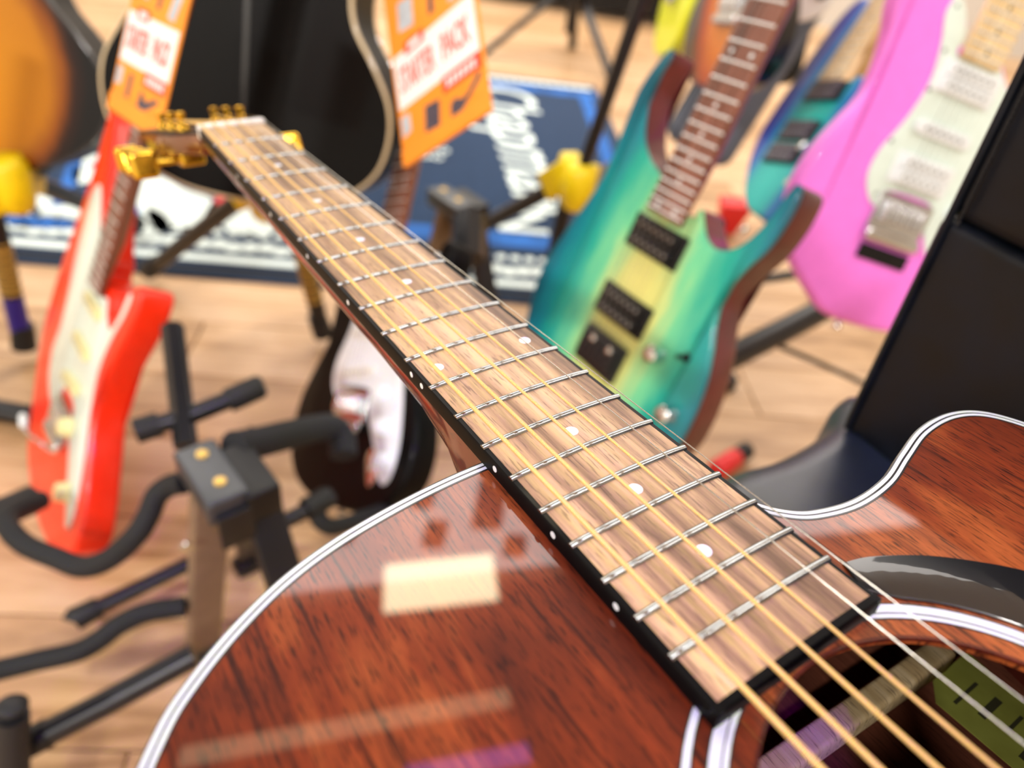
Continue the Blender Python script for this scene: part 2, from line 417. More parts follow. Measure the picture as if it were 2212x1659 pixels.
# ------------------------------------------------------------------ the acoustic guitar in the foreground
SCALE = .65
def fret_x(n, s=SCALE): return s*(1-2**(-n/12))
def hw(x): return .5*(.043+(.0555-.043)*x/.3605)
ag = thing('acoustic_guitar', 'glossy red-brown mahogany cutaway acoustic guitar lying flat in the foreground', 'guitar', (-0.20885, 0.45888, 0.76236), Matrix(((0.622095, 0.778662, -0.08175), (-0.777132, 0.6268, 0.056466), (0.095208, 0.028403, 0.995052))))
TOPZ = -.0065; BACKZ = -.112
body = smooth_outline([(.3605, -.0275), (.362, -.051), (.366, -.075), (.372, -.094), (.3805, -.110), (.390, -.123), (.3985, -.1315), (.413, -.1405), (.435, -.1465), (.460, -.1475), (.49, -.144), (.525, -.135), (.56, -.128), (.60, -.136), (.65, -.160), (.70, -.185), (.75, -.197), (.80, -.192), (.84, -.165), (.866, -.11), (.875, 0), (.866, .11), (.84, .165), (.80, .192), (.75, .197), (.70, .185), (.65, .162), (.60, .142), (.56, .136), (.52, .143), (.487, .153), (.462, .157), (.441, .152), (.4275, .144), (.4215, .131), (.4215, .113), (.426, .0945), (.4305, .078), (.4315, .061), (.4285, .0475), (.4245, .0405), (.417, .0345), (.405, .0305), (.385, .0285), (.3605, .0275)], 6)
HC = (.5135, .0025); HR = .0518
hole = circle(HC[0], HC[1], HR, 72)
def plate(outer, inner, z0, z1):
    """flat plate with a hole"""
    bm = bmesh.new()
    lay = []
    for z in (z1, z0):
        a = [bm.verts.new((p.x, p.y, z)) for p in outer]; b = [bm.verts.new((p.x, p.y, z)) for p in inner]
        es = [bm.edges.new((l[i], l[(i+1) % len(l)])) for l in (a, b) for i in range(len(l))]
        bmesh.ops.triangle_fill(bm, use_beauty=True, edges=es); lay.append((a, b))
    for w in (0, 1):
        A, B = lay[0][w], lay[1][w]
        for i in range(len(A)):
            k = (i+1) % len(A); bm.faces.new((A[i], A[k], B[k], B[i]))
    mb = MB(); bm.verts.index_update(); mb.v = [tuple(v.co) for v in bm.verts]; mb.f = [tuple(v.index for v in f.verts) for f in bm.faces]; bm.free()
    return mb
build('soundboard', plate(inset(body, .0006), hole, TOPZ-.003, TOPZ), M['top'], ag, angle=25)
build('side', MB().rings([[(p.x, p.y, z) for p in inset(body, d)] for d, z in ((0, TOPZ-.0052), (0, BACKZ+.004), (.003, BACKZ+.004), (.003, TOPZ-.0052))], closed_profile=True), M['side_wood'], ag, label='dark red-brown glossy side of the body')
build('back', MB().slab(body, BACKZ, BACKZ+.004, 0, r0=.002), M['inside'], ag)
z0 = TOPZ
build('binding', MB().strip(body, [(0, z0-.005), (0, z0-.0008), (.0003, z0), (.0008, z0+.0001), (.0008, z0-.005)]), M['black_line'], ag, label='black outer edge binding')
build('binding', MB().strip(body, [(.0008, z0-.002), (.0008, z0+.00012), (.0020, z0+.00018), (.0020, z0-.002)]), M['white_bind'], ag, label='white binding line')
build('binding', MB().strip(body, [(.0020, z0-.002), (.0020, z0+.00014), (.0026, z0+.00014), (.0026, z0-.002)]), M['black_line'], ag, label='thin black line between white bindings')
build('binding', MB().strip(body, [(.0026, z0-.002), (.0026, z0+.00018), (.0037, z0+.00014), (.0037, z0-.002)]), M['white_bind'], ag, label='inner white binding line')
build('binding', MB().strip(body, [(.0037, z0-.002), (.0037, z0+.0001), (.0043, z0+.0001), (.0043, z0-.002)]), M['black_line'], ag, label='thin black inner line')
def ring(name, r0, r1, m, dz=.00015, lab=None):
    o = circle(HC[0], HC[1], r1, 96)
    build(name, MB().strip(o, [(0, z0-.001), (0, z0+dz), (r1-r0, z0+dz), (r1-r0, z0-.001)]), m, ag, label=lab)
ring('rosette_ring', .0650, .0667, M['white_bind'], lab='thin white outer rosette ring')
ring('rosette_line', .0667, .0672, M['black_line'], .0001); ring('rosette_line', .0645, .0650, M['black_line'], .0001)
ring('rosette_ring', .0572, .0614, M['white_bind'], lab='broad white rosette ring')
ring('rosette_line', .0614, .0619, M['black_line'], .0001); ring('rosette_line', .0567, .0572, M['black_line'], .0001)
ring('rosette_line', .0585, .0588, M['black_line'], .00022)
ring('soundhole_edge', .0512, .0521, M['side_wood'], .0001)
# inside of the body, seen through the sound hole
build('brace', MB().box((0, 0, -.1025), (.0048, .095, .0065), r=.002), M['pale_wood'], ag).location = (0.455, 0.0361, 0.0)
bpy.data.objects['brace'].rotation_euler = (0, 0, -0.0497)
k = NT('label_paper'); f = k.noise(k.coords((1, 1, 1)), 60, 3); k.set(Base_Color=k.ramp(f, [(.3, '#77782c'), (.7, '#878a3a')]), Roughness=.7); M['label_paper'] = k.m
M['label_ink'] = plain('label_ink', '#2c2a10', .7, var=.1)
lab = build('paper_label', MB().slab(inset(poly([(.470, .113), (.464, .121), (.464, .146), (.512, .140), (.565, .132), (.565, .113)]), 0), BACKZ+.004, BACKZ+.0044), M['label_paper'], ag, label='olive green paper label inside the body')
for i in range(10):
    build('label_print', MB().box((.474+i*.0085, .127+.002*(i % 3), BACKZ+.00445), (.0007+.0008*(i % 2), .008-.0015*(i % 3), .0001)), M['label_ink'], lab)
# neck
sec = []
for x, d in ((-.004, .0125), (.02, .0130), (.1, .0140), (.2, .0150), (.28, .0158), (.315, .019), (.335, .030), (.350, .060), (.361, .092), (.3625, .1)):
    h_ = hw(max(x, 0))
    sec.append([(x, -h_*math.cos(math.pi*i/16), TOPZ-d*(math.sin(math.pi*i/16)**.75 if i not in (0, 16) else 0)) for i in range(17)])
build('neck', MB().rings(sec, True, True), M['neck_wood'], ag, angle=50)
CAMB = .40
def cz(y): return -y*y/(2*CAMB)
END = .4612; BW = .0019
secs = []
for x in (0, .1, .2, .3, .4, END-.0024):
    h_ = hw(x)-BW
    top = [(x, -h_+2*h_*i/10, cz(-h_+2*h_*i/10)) for i in range(11)]
    secs.append(top+[(x, h_, TOPZ+.0002), (x, -h_, TOPZ+.0002)])
build('fretboard', MB().rings(secs, True, True), M['fretboard'], ag, angle=25)
for s in (-1, 1):
    rr = []
    for x in (0, .1, .2, .3, .4, END):
        a, b = hw(x)-BW, hw(x)
        rr.append([(x, s*a, cz(a)+.00005), (x, s*(b-.0005), cz(b)+.00005), (x, s*b, cz(b)-.0006), (x, s*b, TOPZ), (x, s*a, TOPZ)])
    build('fretboard_binding', MB().rings(rr, True, True), M['black_gloss'], ag, label='black binding along the fretboard edge')
rr = []
for i in range(11):
    y = -hw(END)+2*hw(END)*i/10
    rr.append([(END-.0024, y, cz(y)+.00005), (END-.0004, y, cz(y)+.00005), (END, y, cz(y)-.0005), (END, y, TOPZ), (END-.0024, y, TOPZ)])
build('fretboard_end', MB().rings(rr, True, True), M['black_gloss'], ag, label='black bound end of the fretboard')
for n in range(1, 21):
    x = fret_x(n); w_ = hw(x)-.0003; rr = []
    for i in range(-6, 7):
        y = w_*i/6; e = .75 if abs(i) == 6 else 1.0
        rr.append([(x+.00115*math.cos(math.pi*j/6), y, cz(y)+.0011*e*math.sin(math.pi*j/6)) for j in range(7)])
    build('fret', MB().rings(rr, True, True), M['nickel'], ag, angle=70)
def dot(x, y, r=.0022, nm='inlay_dot'):
    build(nm, MB().lathe([(r, -.0003), (r, .00008), (r*.9, .00012)], (x, y, cz(y)), seg=24), M['pearl'], ag)
for n in (3, 5, 7, 9, 15, 17, 19): dot((fret_x(n-1)+fret_x(n))/2, .0009)
x12 = (fret_x(11)+fret_x(12))/2; dot(x12, -.0184); dot(x12, .0190)
for n, dd in ((3, 0), (5, 0), (7, 0), (9, 0), (12, -.004), (12, .004), (15, 0), (17, 0), (19, 0)):
    x = (fret_x(n-1)+fret_x(n))/2+dd
    build('side_dot', MB().lathe([(.0011, -.001), (.0011, .00008)], (x, -hw(x), -.0032), (0, -1, 0), 12), M['pearl'], ag)
build('nut', MB().box((-.0027, 0, -.0028), (.0027, .0217, .0047), r=.0012), M['bone'], ag)
# headstock, tilted back
HT = math.radians(14)
hd_x = Vector((-math.cos(HT), 0, -math.sin(HT))); hd_n = Vector((-math.sin(HT), 0, math.cos(HT))); hd_o = Vector((-.0054, 0, -.004))
def hp(s, y, z=0.0): return tuple(hd_o+hd_x*s+Vector((0, y, 0))+hd_n*z)
ho = poly([(0, -.0215), (.02, -.0235), (.045, -.032), (.10, -.035), (.16, -.0375), (.178, -.034), (.186, -.018), (.182, 0), (.186, .018), (.178, .034), (.16, .0375), (.10, .035), (.045, .032), (.02, .0235), (0, .0215)])
def hslab(z0_, z1_, ins=0.0):
    m = MB().slab(inset(ho, ins), z0_, z1_, .001); m.v = [hp(p[0], p[1], p[2]) for p in m.v]; return m
build('headstock', hslab(-.014, -.001), M['neck_wood'], ag)
build('headstock_face', hslab(-.001, .0006), M['black_gloss'], ag, label='glossy black headstock face')
posts = {}
for q, s in enumerate((.052, .095, .138)):
    for sy in (-1, 1):
        y = sy*.0205; i = (2-q if sy < 0 else 3+q)
        i = q if sy < 0 else 5-q
        posts[i] = hp(s, y, .007)
        t = build('tuner', MB().lathe([(.0052, 0), (.0052, .0022), (.0036, .003), (.0031, .0035), (.0031, .0062), (.0024, .007), (.0024, .0085), (.0031, .0095), (.0031, .0125), (.0026, .0128)], hp(s, y, .0005), hd_n, 18), M['gold'], ag)
        build('gear_housing', MB().box(hp(s, y, -.0185), (.009, .0085, .0045), (hd_x, Vector((0, 1, 0)), hd_n), r=.002), M['gold'], t)
        build('tuner_shaft', MB().tube([hp(s, y, -.0185), hp(s, sy*.043, -.0185)], .0022, 10), M['gold'], t)
        kb = MB()
        ang = (1.5, 1.2, 1.75)[q] if sy < 0 else (1.2, .2, .9)[q]
        bxv = hd_x*math.cos(ang)+hd_n*math.sin(ang); kb.box(hp(s, sy*.052, -.0185), (.0098, .009, .0035), (bxv, Vector((0, 1, 0)), bxv.cross(Vector((0, 1, 0)))), r=.0034)
        build('tuner_button', kb, M['gold'], t, label='rounded gold tuner button')
# strings
rad = (.00074, .00064, .00054, .00044, .00022, .00017)
for i in range(6):
    u = i/5-.5; yn = .0004+u*.039; ys = u*.0531
    pts = [posts[i], (-.004, yn, .0020), (0, yn, .0017), (SCALE, ys, .0017+.0052), (SCALE+.012, ys, -.001)]
    build('string', MB().tube(pts, rad[i], 10), M['wound'] if i < 4 else M['steel'], ag, angle=60, label='bronze wound string' if i < 4 else 'plain steel string')
# pickguard, bridge
arc = [(HC[0]+.0628*math.cos(math.radians(a)), HC[1]+.0628*math.sin(math.radians(a))) for a in range(42, 148, 6)]
pg = poly([(p.x, p.y) for p in catmull([(.4465, .036, 0), (.449, .0445, 0), (.4565, .058, 0), (.4655, .069, 0), (.4755, .0785, 0), (.49, .088, 0), (.515, .098, 0), (.55, .105, 0), (.585, .102, 0), (.602, .085, 0), (.592, .06, 0), (.566, .047, 0)], 6, False)]+arc+[(.455, .0325)])
build('pickguard', MB().slab(pg, TOPZ, TOPZ+.0011, .0006), M['guard_gloss'], ag, angle=30, label='glossy black teardrop pickguard')
bo = smooth_outline([(.640, -.055), (.636, -.09), (.650, -.095), (.668, -.088), (.676, -.05), (.678, 0), (.676, .05), (.668, .088), (.650, .095), (.636, .09), (.640, .055), (.641, 0)], 5)
build('bridge', MB().slab(bo, TOPZ, TOPZ+.008, .003), M['rosewood'], ag)
build('saddle', MB().box((SCALE+.001, 0, .003), (.0015, .037, .0038), r=.0008), M['bone'], ag)
for i in range(6): build('bridge_pin', MB().lathe([(.003, 0), (.0035, .001), (.003, .003), (.001, .004)], (SCALE+.0145, (i/5-.5)*.0531, TOPZ+.0075), seg=14), M['bone'], ag)

# ------------------------------------------------------------------ electric guitars
STRAT = [(0, 0), (.002, .060), (.018, .110), (.050, .145), (.100, .161), (.150, .157), (.195, .139), (.235, .119), (.265, .111), (.300, .114), (.335, .127), (.370, .142), (.400, .150), (.430, .147), (.452, .137), (.459, .125), (.454, .112), (.438, .098), (.414, .080), (.395, .056), (.386, .034), (.375, .029), (.360, .0285), (.360, -.0285), (.362, -.036), (.350, -.047), (.338, -.062), (.340, -.082), (.356, -.100), (.382, -.114), (.398, -.122), (.403, -.133), (.395, -.143), (.370, -.147), (.330, -.138), (.290, -.122), (.255, -.112), (.220, -.115), (.180, -.135), (.140, -.155), (.100, -.163), (.060, -.155), (.025, -.125), (.005, -.070)]
STRAT_PG = [(.400, .055), (.396, .066), (.380, .068), (.348, .055), (.307, .047), (.262, .054), (.217, .069), (.184, .0685), (.160, .052), (.155, .036), (.176, .034), (.178, -.034), (.150, -.040), (.105, -.072), (.066, -.098), (.053, -.114), (.066, -.128), (.110, -.132), (.170, -.118), (.230, -.097), (.270, -.090), (.315, -.103), (.360, -.124), (.382, -.121), (.372, -.108), (.346, -.094), (.329, -.070), (.338, -.050), (.352, -.034), (.346, -.0275), (.346, .0275), (.366, .031), (.384, .040)]
def pickup_single(parent, x, m, tilt=0.0, y0=0.0, z=.0025):
    a = Matrix.Rotation(tilt, 4, 'Z'); T = Matrix.Translation((x, y0, 0)) @ a
    o = []
    for s in (1, -1):
        for i in range(9): o.append((.0085*math.cos(math.pi*i/8)*s, s*(.033+.0085*math.sin(math.pi*i/8))))
    mb = MB().slab(poly(o), z, z+.006, .0015); mb.v = [tuple(T @ Vector(p)) for p in mb.v]
    pu = build('pickup', mb, m, parent)
    pp = MB()
    for i in range(6): pp.lathe([(.0025, z+.006), (.0025, z+.0068)], tuple(T @ Vector((0, (i-2.5)*.0104, 0))), seg=10)
    build('pole_pieces', pp, M['pole'], pu)
    return pu
def pickup_hum(parent, x, m, mr=None, y0=0.0, z=.001, tilt=0.0):
    T = Matrix.Translation((x, y0, 0)) @ Matrix.Rotation(tilt, 4, 'Z')
    def bx(c, h, r=.002):
        mb = MB().box(c, h, r=r); mb.v = [tuple(T @ Vector(p)) for p in mb.v]; return mb
    pu = build('pickup', bx((0, 0, z+.002), (.0195, .0435, .002), .0015), mr or m, parent)
    for s in (-1, 1): build('pickup_coil', bx((s*.0092, 0, z+.0055), (.0085, .034, .0035), .0015), m, pu)
    pp = MB()
    for s in (-1, 1):
        for i in range(6): pp.lathe([(.0026, z+.009), (.0022, z+.0098)], tuple(T @ Vector((s*.0092, (i-2.5)*.0104, 0))), seg=10)
    build('pole_pieces', pp, M['pole'], pu)
    return pu
def knob(parent, x, y, m, r=.0115, h=.013, z=.003, nm='knob'):
    return build(nm, MB().lathe([(r*1.1, z), (r*1.1, z+.003), (r, z+.005), (r*.95, z+h), (r*.8, z+h+.001), (0.0, z+h+.001)], (x, y, 0), seg=24), m, parent)
def electric(name, label, R, t, outline, body_m, side_m=None, neck_m=None, board='rosewood', b=.159, fb_end=.346, n_frets=21, dots='pearl', pg=None, pg_m=None, thick=.045, edge=.007, headm=None, y_neck=0.0, group=None):
    g = thing(name, label, 'guitar', t, Matrix(R), group)
    o = smooth_outline(outline, 6)
    if side_m is None:
        build('body', MB().slab(o, -thick, 0, edge, 4), body_m, g, angle=50)
    else:
        build('body', MB().slab(o, -thick, -.005, 0, r0=edge), side_m, g, angle=50, label='dark red glossy side and back of the body')
        build('top', MB().slab(o, -.005, 0, .004), body_m, g, angle=50)
    if pg: build('pickguard', MB().slab(poly([(p.x, p.y) for p in smooth_outline(pg, 5)]), 0, .0025, .001, 2), pg_m, g)
    s = .648; nut = b+s
    def w(x): return .5*(.042+(.0565-.042)*(nut-x)/(nut-fb_end))
    rr = []
    for x in (fb_end, fb_end+.1, nut-.1, nut):
        h_ = w(x); rr.append([(x, y_neck+h_-2*h_*i/6, .012-(h_-2*h_*i/6)**2/.7) for i in range(7)]+[(x, y_neck-h_, .006), (x, y_neck+h_, .006)])
    build('fretboard', MB().rings(rr, True, True), M[board], g, angle=25)
    rr = []
    for x, d_ in ((fb_end-.002, .004), (fb_end+.035, .010), (fb_end+.075, .016), (nut-.1, .0155), (nut-.02, .015), (nut+.03, .012)):
        h_ = w(min(x, nut)); rr.append([(x, y_neck+h_*math.cos(math.pi*i/10), .006-d_*math.sin(math.pi*i/10)**.8 if i not in (0, 10) else .006) for i in range(11)])
    build('neck', MB().rings(rr, True, True), neck_m or M['maple'], g, angle=50)
    hs = poly([(nut, y_neck+.021), (nut+.03, y_neck+.021), (nut+.05, y_neck+.040), (nut+.15, y_neck+.036), (nut+.185, y_neck+.012), (nut+.18, y_neck-.02), (nut+.14, y_neck-.045), (nut+.12, y_neck-.028), (nut+.02, y_neck-.021)])
    build('headstock', MB().slab(hs, -.010, .004, .002), headm or neck_m or M['maple'], g)
    for i in range(6):
        tx = nut+.045+i*.024
        tn = build('tuner', MB().lathe([(.005, .004), (.004, .006), (.003, .014)], (tx, y_neck+.02-i*.004, 0), seg=12), M['chrome'], g)
        build('tuner_button', MB().box((tx, y_neck+.052, -.012), (.006, .008, .004), r=.0025), M['chrome'], tn)
    build('nut', MB().box((nut, y_neck, .010), (.002, .021, .004), r=.001), M['bone'], g)
    for n in range(1, n_frets+1):
        x = b+s*2**(-n/12); h_ = w(x)-.0005
        build('fret', MB().rings([[(x+.0015*math.cos(math.pi*j/4), y_neck+y, .012-y*y/.7+.0011*math.sin(math.pi*j/4)) for j in range(5)] for y in (-h_, -h_/2, 0, h_/2, h_)], True, True), M['fret_steel'], g, angle=70)
    for n in (3, 5, 7, 9, 12, 15, 17, 19, 21, 24):
        if n > n_frets: continue
        x = b+s*2**(-(n-.5)/12)
        for y in ((-.014, .014) if n in (12, 24) else (0,)):
            build('inlay_dot', MB().lathe([(.0026, -.0003), (.0026, .0002), (.0024, .00025)], (x, y_neck+y, .012-y*y/.7), seg=16), M[dots], g)
    for i in range(6):
        u = .5-i/5
        build('string', MB().tube([(b, y_neck+u*.052, .0165), (nut, y_neck+u*.035, .0135), (nut+.05+i*.024, y_neck+.018-i*.004, .012)], (.0004, .00034, .00028, .00022, .00018, .00015)[i], 6), M['thin_string'], g)
    build('strap_pin', MB().lathe([(.004, 0), (.004, .007), (.007, .011), (.006, .014)], (0.002, 0, -thick/2), (-1, 0, 0), 16), M['chrome'], g)
    return g
def tremolo(g, x0, m=None, y0=0.0, z=.003):
    m = m or M['chrome']
    br = build('bridge', MB().box((x0-.012, y0, z+.0015), (.028, .040, .0015), r=.001), m, g)
    for i in range(6):
        y = y0+(i-2.5)*.0105
        build('saddle', MB().box((x0-.006, y, z+.0075), (.014, .0045, .0045), r=.0015), m, br)
    build('bridge_block', MB().box((x0-.038, y0, z+.006), (.008, .041, .006), r=.0045), m, br)
    return br

# teal guitar leaning right of the fretboard
TEAL = [(.0, .0), (.006, .06), (.03, .118), (.062, .148), (.093, .159), (.124, .166), (.165, .166), (.216, .153), (.26, .138), (.30, .130), (.345, .132), (.395, .1345), (.423, .128), (.446, .117), (.450, .110), (.440, .108), (.420, .112), (.398, .113), (.372, .104), (.350, .090), (.335, .070), (.325, .045), (.318, .030), (.300, .029), (.300, -.029), (.312, -.034), (.300, -.046), (.289, -.058), (.284, -.075), (.290, -.093), (.305, -.107), (.330, -.117), (.358, -.122), (.372, -.127), (.366, -.136), (.338, -.138), (.307, -.133), (.276, -.120), (.246, -.114), (.219, -.122), (.190, -.136), (.155, -.148), (.115, -.154), (.08, -.152), (.045, -.135), (.015, -.09)]
tg = electric('electric_guitar', 'teal green flame-top electric guitar with yellow centre burst and black humbuckers', ((0.235992, -0.573057, -0.784801), (0.269951, 0.814485, -0.513557), (0.933507, -0.090663, 0.346909)), (0.07473, 0.68022, 0.34626), TEAL, M['teal_burst'], M['red_side'], M['red_side'], b=.13, fb_end=.288, n_frets=24, thick=.045)
for x, tl in ((.260, 0), (.174, 0)): pickup_hum(tg, x, M['black_plastic'])
br = build('bridge', MB().box((.115, 0, .005), (.023, .037, .004), r=.002), M['black_metal'], tg, label='black tremolo bridge')
for i in range(6): build('saddle', MB().box((.118, (i-2.5)*.0108, .011), (.016, .0046, .004), r=.0015), M['black_metal'], br)
for y in (-.02, .012): build('tremolo_stud', MB().lathe([(.005, .009), (.005, .016), (.003, .017)], (.128, y, 0), seg=14), M['chrome'], br)
knob(tg, .156, -.076, M['chrome'], .010, .016, 0); knob(tg, .111, -.128, M['chrome'], .010, .016, 0)
sw = build('pickup_switch', MB().lathe([(.006, 0), (.004, .003), (.002, .012), (.003, .014)], (.172, -.110, 0), seg=12), M['black_plastic'], tg)

# pink guitar by the chair
PINK = [(.0, .0), (.004, .035), (.018, .060), (.042, .095), (.067, .122), (.105, .145), (.147, .154), (.194, .147), (.235, .131), (.260, .120), (.286, .1155), (.335, .123), (.367, .134), (.400, .139), (.430, .136), (.452, .128), (.459, .118), (.454, .108), (.438, .098), (.414, .080), (.395, .056), (.386, .034), (.375, .029), (.360, .0285)]+STRAT[23:]
pk = electric('electric_guitar', 'pink double-cutaway electric guitar with pale mint pickguard and maple fretboard', ((0.169147, -0.970498, 0.171823), (0.32848, -0.108857, -0.938217), (0.929242, 0.215137, 0.300376)), (0.43996, 0.87932, 0.45165), PINK, M['pink'], board='maple', dots='black_plastic', pg=STRAT_PG, pg_m=M['mint'], n_frets=21, thick=.028, edge=.009)
for x, tl in ((.321, 0), (.259, 0), (.207, 0)):
    if x == .259: pickup_single(pk, x, M['white_plastic'])
    else: pickup_hum(pk, x, M['white_plastic'])
tremolo(pk, .159)
build('bridge_shadow', MB().box((.098, -.004, .0028), (.010, .038, .0004)), M['black_plastic'], pk, label='black patch painted as shade behind the bridge')  # flat black sheet stands in for the shadow of the raised bridge plate
for x, y in ((.175, -.07), (.130, -.09), (.085, -.108)): knob(pk, x, y, M['white_plastic'], z=.0025)
ps = MB()
for x, y in ((.392, .059), (.30, .044), (.232, .060), (.168, .046), (.345, .048), (.07, -.12), (.36, -.117), (.25, -.09)): ps.lathe([(.0028, .0025), (.002, .0033)], (x, y, 0), seg=10)
build('pickguard_screws', ps, M['pole'], pk)

# red guitar on the left
RED = [(-.030, -.01), (-.024, .045), (-.012, .095), (.012, .140), (.060, .174), (.119, .205), (.165, .225), (.212, .233), (.27, .230), (.326, .221), (.38, .207), (.428, .197), (.48, .192), (.53, .189), (.562, .184), (.572, .173), (.560, .160), (.520, .138), (.470, .108), (.425, .078), (.395, .052), (.378, .032), (.360, .0285), (.360, -.0285), (.352, -.040), (.334, -.056), (.326, -.076), (.336, -.094), (.358, -.103), (.383, -.109), (.398, -.118), (.403, -.130), (.396, -.140), (.370, -.142), (.330, -.130), (.287, -.112), (.250, -.102), (.220, -.102), (.190, -.112), (.150, -.138), (.105, -.164), (.062, -.179), (.030, -.172), (.0, -.140), (-.022, -.085)]
RED_PG = [(.46, .125), (.45, .150), (.42, .158), (.336, .150), (.285, .136), (.235, .131), (.190, .139), (.150, .118), (.128, .075), (.135, .040), (.176, .036), (.178, -.030), (.145, -.042), (.110, -.075), (.070, -.108), (.048, -.130), (.056, -.146), (.100, -.143), (.148, -.126), (.2, -.099), (.258, -.082), (.31, -.094), (.355, -.116), (.384, -.122), (.386, -.113), (.355, -.104), (.330, -.092), (.320, -.072), (.330, -.052), (.348, -.037), (.346, -.0275), (.346, .0275), (.375, .036), (.42, .080)]
rg = electric('electric_guitar', 'bright red-orange electric guitar with mint pickguard seen from its edge at the left', ((0.253114, -0.672372, -0.695707), (0.391714, 0.728849, -0.561947), (0.884861, -0.130088, 0.448767)), (-0.66905, 0.67028, 0.05113), RED, M['red'], neck_m=M['amber_neck'], pg=RED_PG, pg_m=M['mint'])
for x in (.321, .259, .200): pickup_single(rg, x, M['cream_plastic'], tilt=(.15 if x == .2 else 0))
tremolo(rg, .150)
for p in ((0.1529, -0.0449), (0.0852, -0.1062)): knob(rg, p[0], p[1], M['cream_plastic'], .013, .014)
ta = build('tremolo_arm', MB().tube([(0.1058, -0.0329, 0.014), (0.1152, -0.0247, 0.03), (0.1016, 0.0245, 0.034), (0.1006, 0.0493, 0.036)], .0028, 8, smooth=4), M['chrome'], rg)
build('arm_tip', MB().lathe([(.004, 0), (.0058, .004), (.0055, .018), (.003, .022)], (0.1006, 0.0411, 0.036), (.6, .75, .1), 12), M['white_plastic'], ta)

# black guitar with the white pickguard, under the neck
bk = electric('electric_guitar', 'black double-cutaway electric guitar with white pearl pickguard half hidden under the neck', ((0.053696, -0.70907, -0.703091), (0.682967, 0.539742, -0.492173), (0.728473, -0.45376, 0.513253)), (-0.23567, 0.69453, 0.11746), STRAT, M['black_gloss'], neck_m=M['amber_neck'], pg=STRAT_PG, pg_m=M['white_plastic'])
for x in (.321, .259, .200): pickup_single(bk, x, M['bone'], tilt=(.15 if x == .2 else 0))
tremolo(bk, .159)
for x, y in ((.175, -.07), (.130, -.09), (.085, -.108)): knob(bk, x, y, M['white_plastic'], z=.0025)
jp = build('jack_plate', MB().slab(smooth_outline([(.045, -.085), (.06, -.074), (.085, -.066), (.098, -.076), (.088, -.092), (.065, -.100)], 5), 0, .003, .001), M['chrome'], bk)
build('jack_socket', MB().lathe([(.006, .002), (.006, .006), (.004, .007)], (.072, -.083, 0), seg=14), M['chrome'], jp)

# blue guitar behind the pink one
BLUE = [(.0, -.10), (.008, -.072), (.028, .004), (.05, .035), (.08, .06), (.13, .090), (.19, .110), (.27, .112), (.35, .110), (.42, .103), (.458, .088), (.468, .066), (.44, .045), (.40, .034), (.34, .029), (.285, .0285), (.285, -.0285), (.30, -.05), (.29, -.08), (.33, -.105), (.36, -.115), (.33, -.128), (.27, -.118), (.2, -.122), (.12, -.150), (.05, -.150), (.015, -.13)]
bl = electric('electric_guitar', 'blue to turquoise burst electric guitar with maple fretboard behind the pink guitar', ((0.405207, -0.390424, -0.826666), (0.487619, 0.857166, -0.165812), (0.773327, -0.33591, 0.537707)), (0.35659, 1.23819, 0.41853), BLUE, M['blue_burst'], board='maple', b=.128, fb_end=.285, n_frets=24, dots='black_plastic', thick=.04)
for x in (.266, .186, .140): pickup_hum(bl, x, M['card_dark'], M['black_plastic'])
for p in ((.151, -.045), (.081, -.073)): knob(bl, p[0], p[1], M['chrome'], .009, .014, 0)

# neon yellow guitar and sunburst guitar at the top
ng = electric('electric_guitar', 'neon yellow electric guitar with only its lower end in view at the top', ((0.050833, -0.07492, -0.995893), (0.254164, 0.96532, -0.059647), (0.965824, -0.250088, 0.068112)), (0.2216, 1.86151, 0.52777), STRAT, M['neon'], b=.159)
for x in (.321, .259, .200): pickup_single(ng, x, M['white_plastic'])
tremolo(ng, .159)
sg = electric('electric_guitar', 'orange sunburst electric guitar with white pickguard beside the neon yellow one', ((0.081169, -0.336315, -0.938245), (0.253654, 0.917327, -0.306873), (0.963884, -0.213081, 0.159766)), (0.2856, 1.50707, 0.56398), STRAT, M['three_burst'], pg=STRAT_PG, pg_m=M['white_plastic'])
for x in (.321, .259, .200): pickup_single(sg, x, M['white_plastic'])
tremolo(sg, .159)
for x, y in ((.175, -.07), (.130, -.09), (.085, -.108)): knob(sg, x, y, M['white_plastic'], z=.0025)

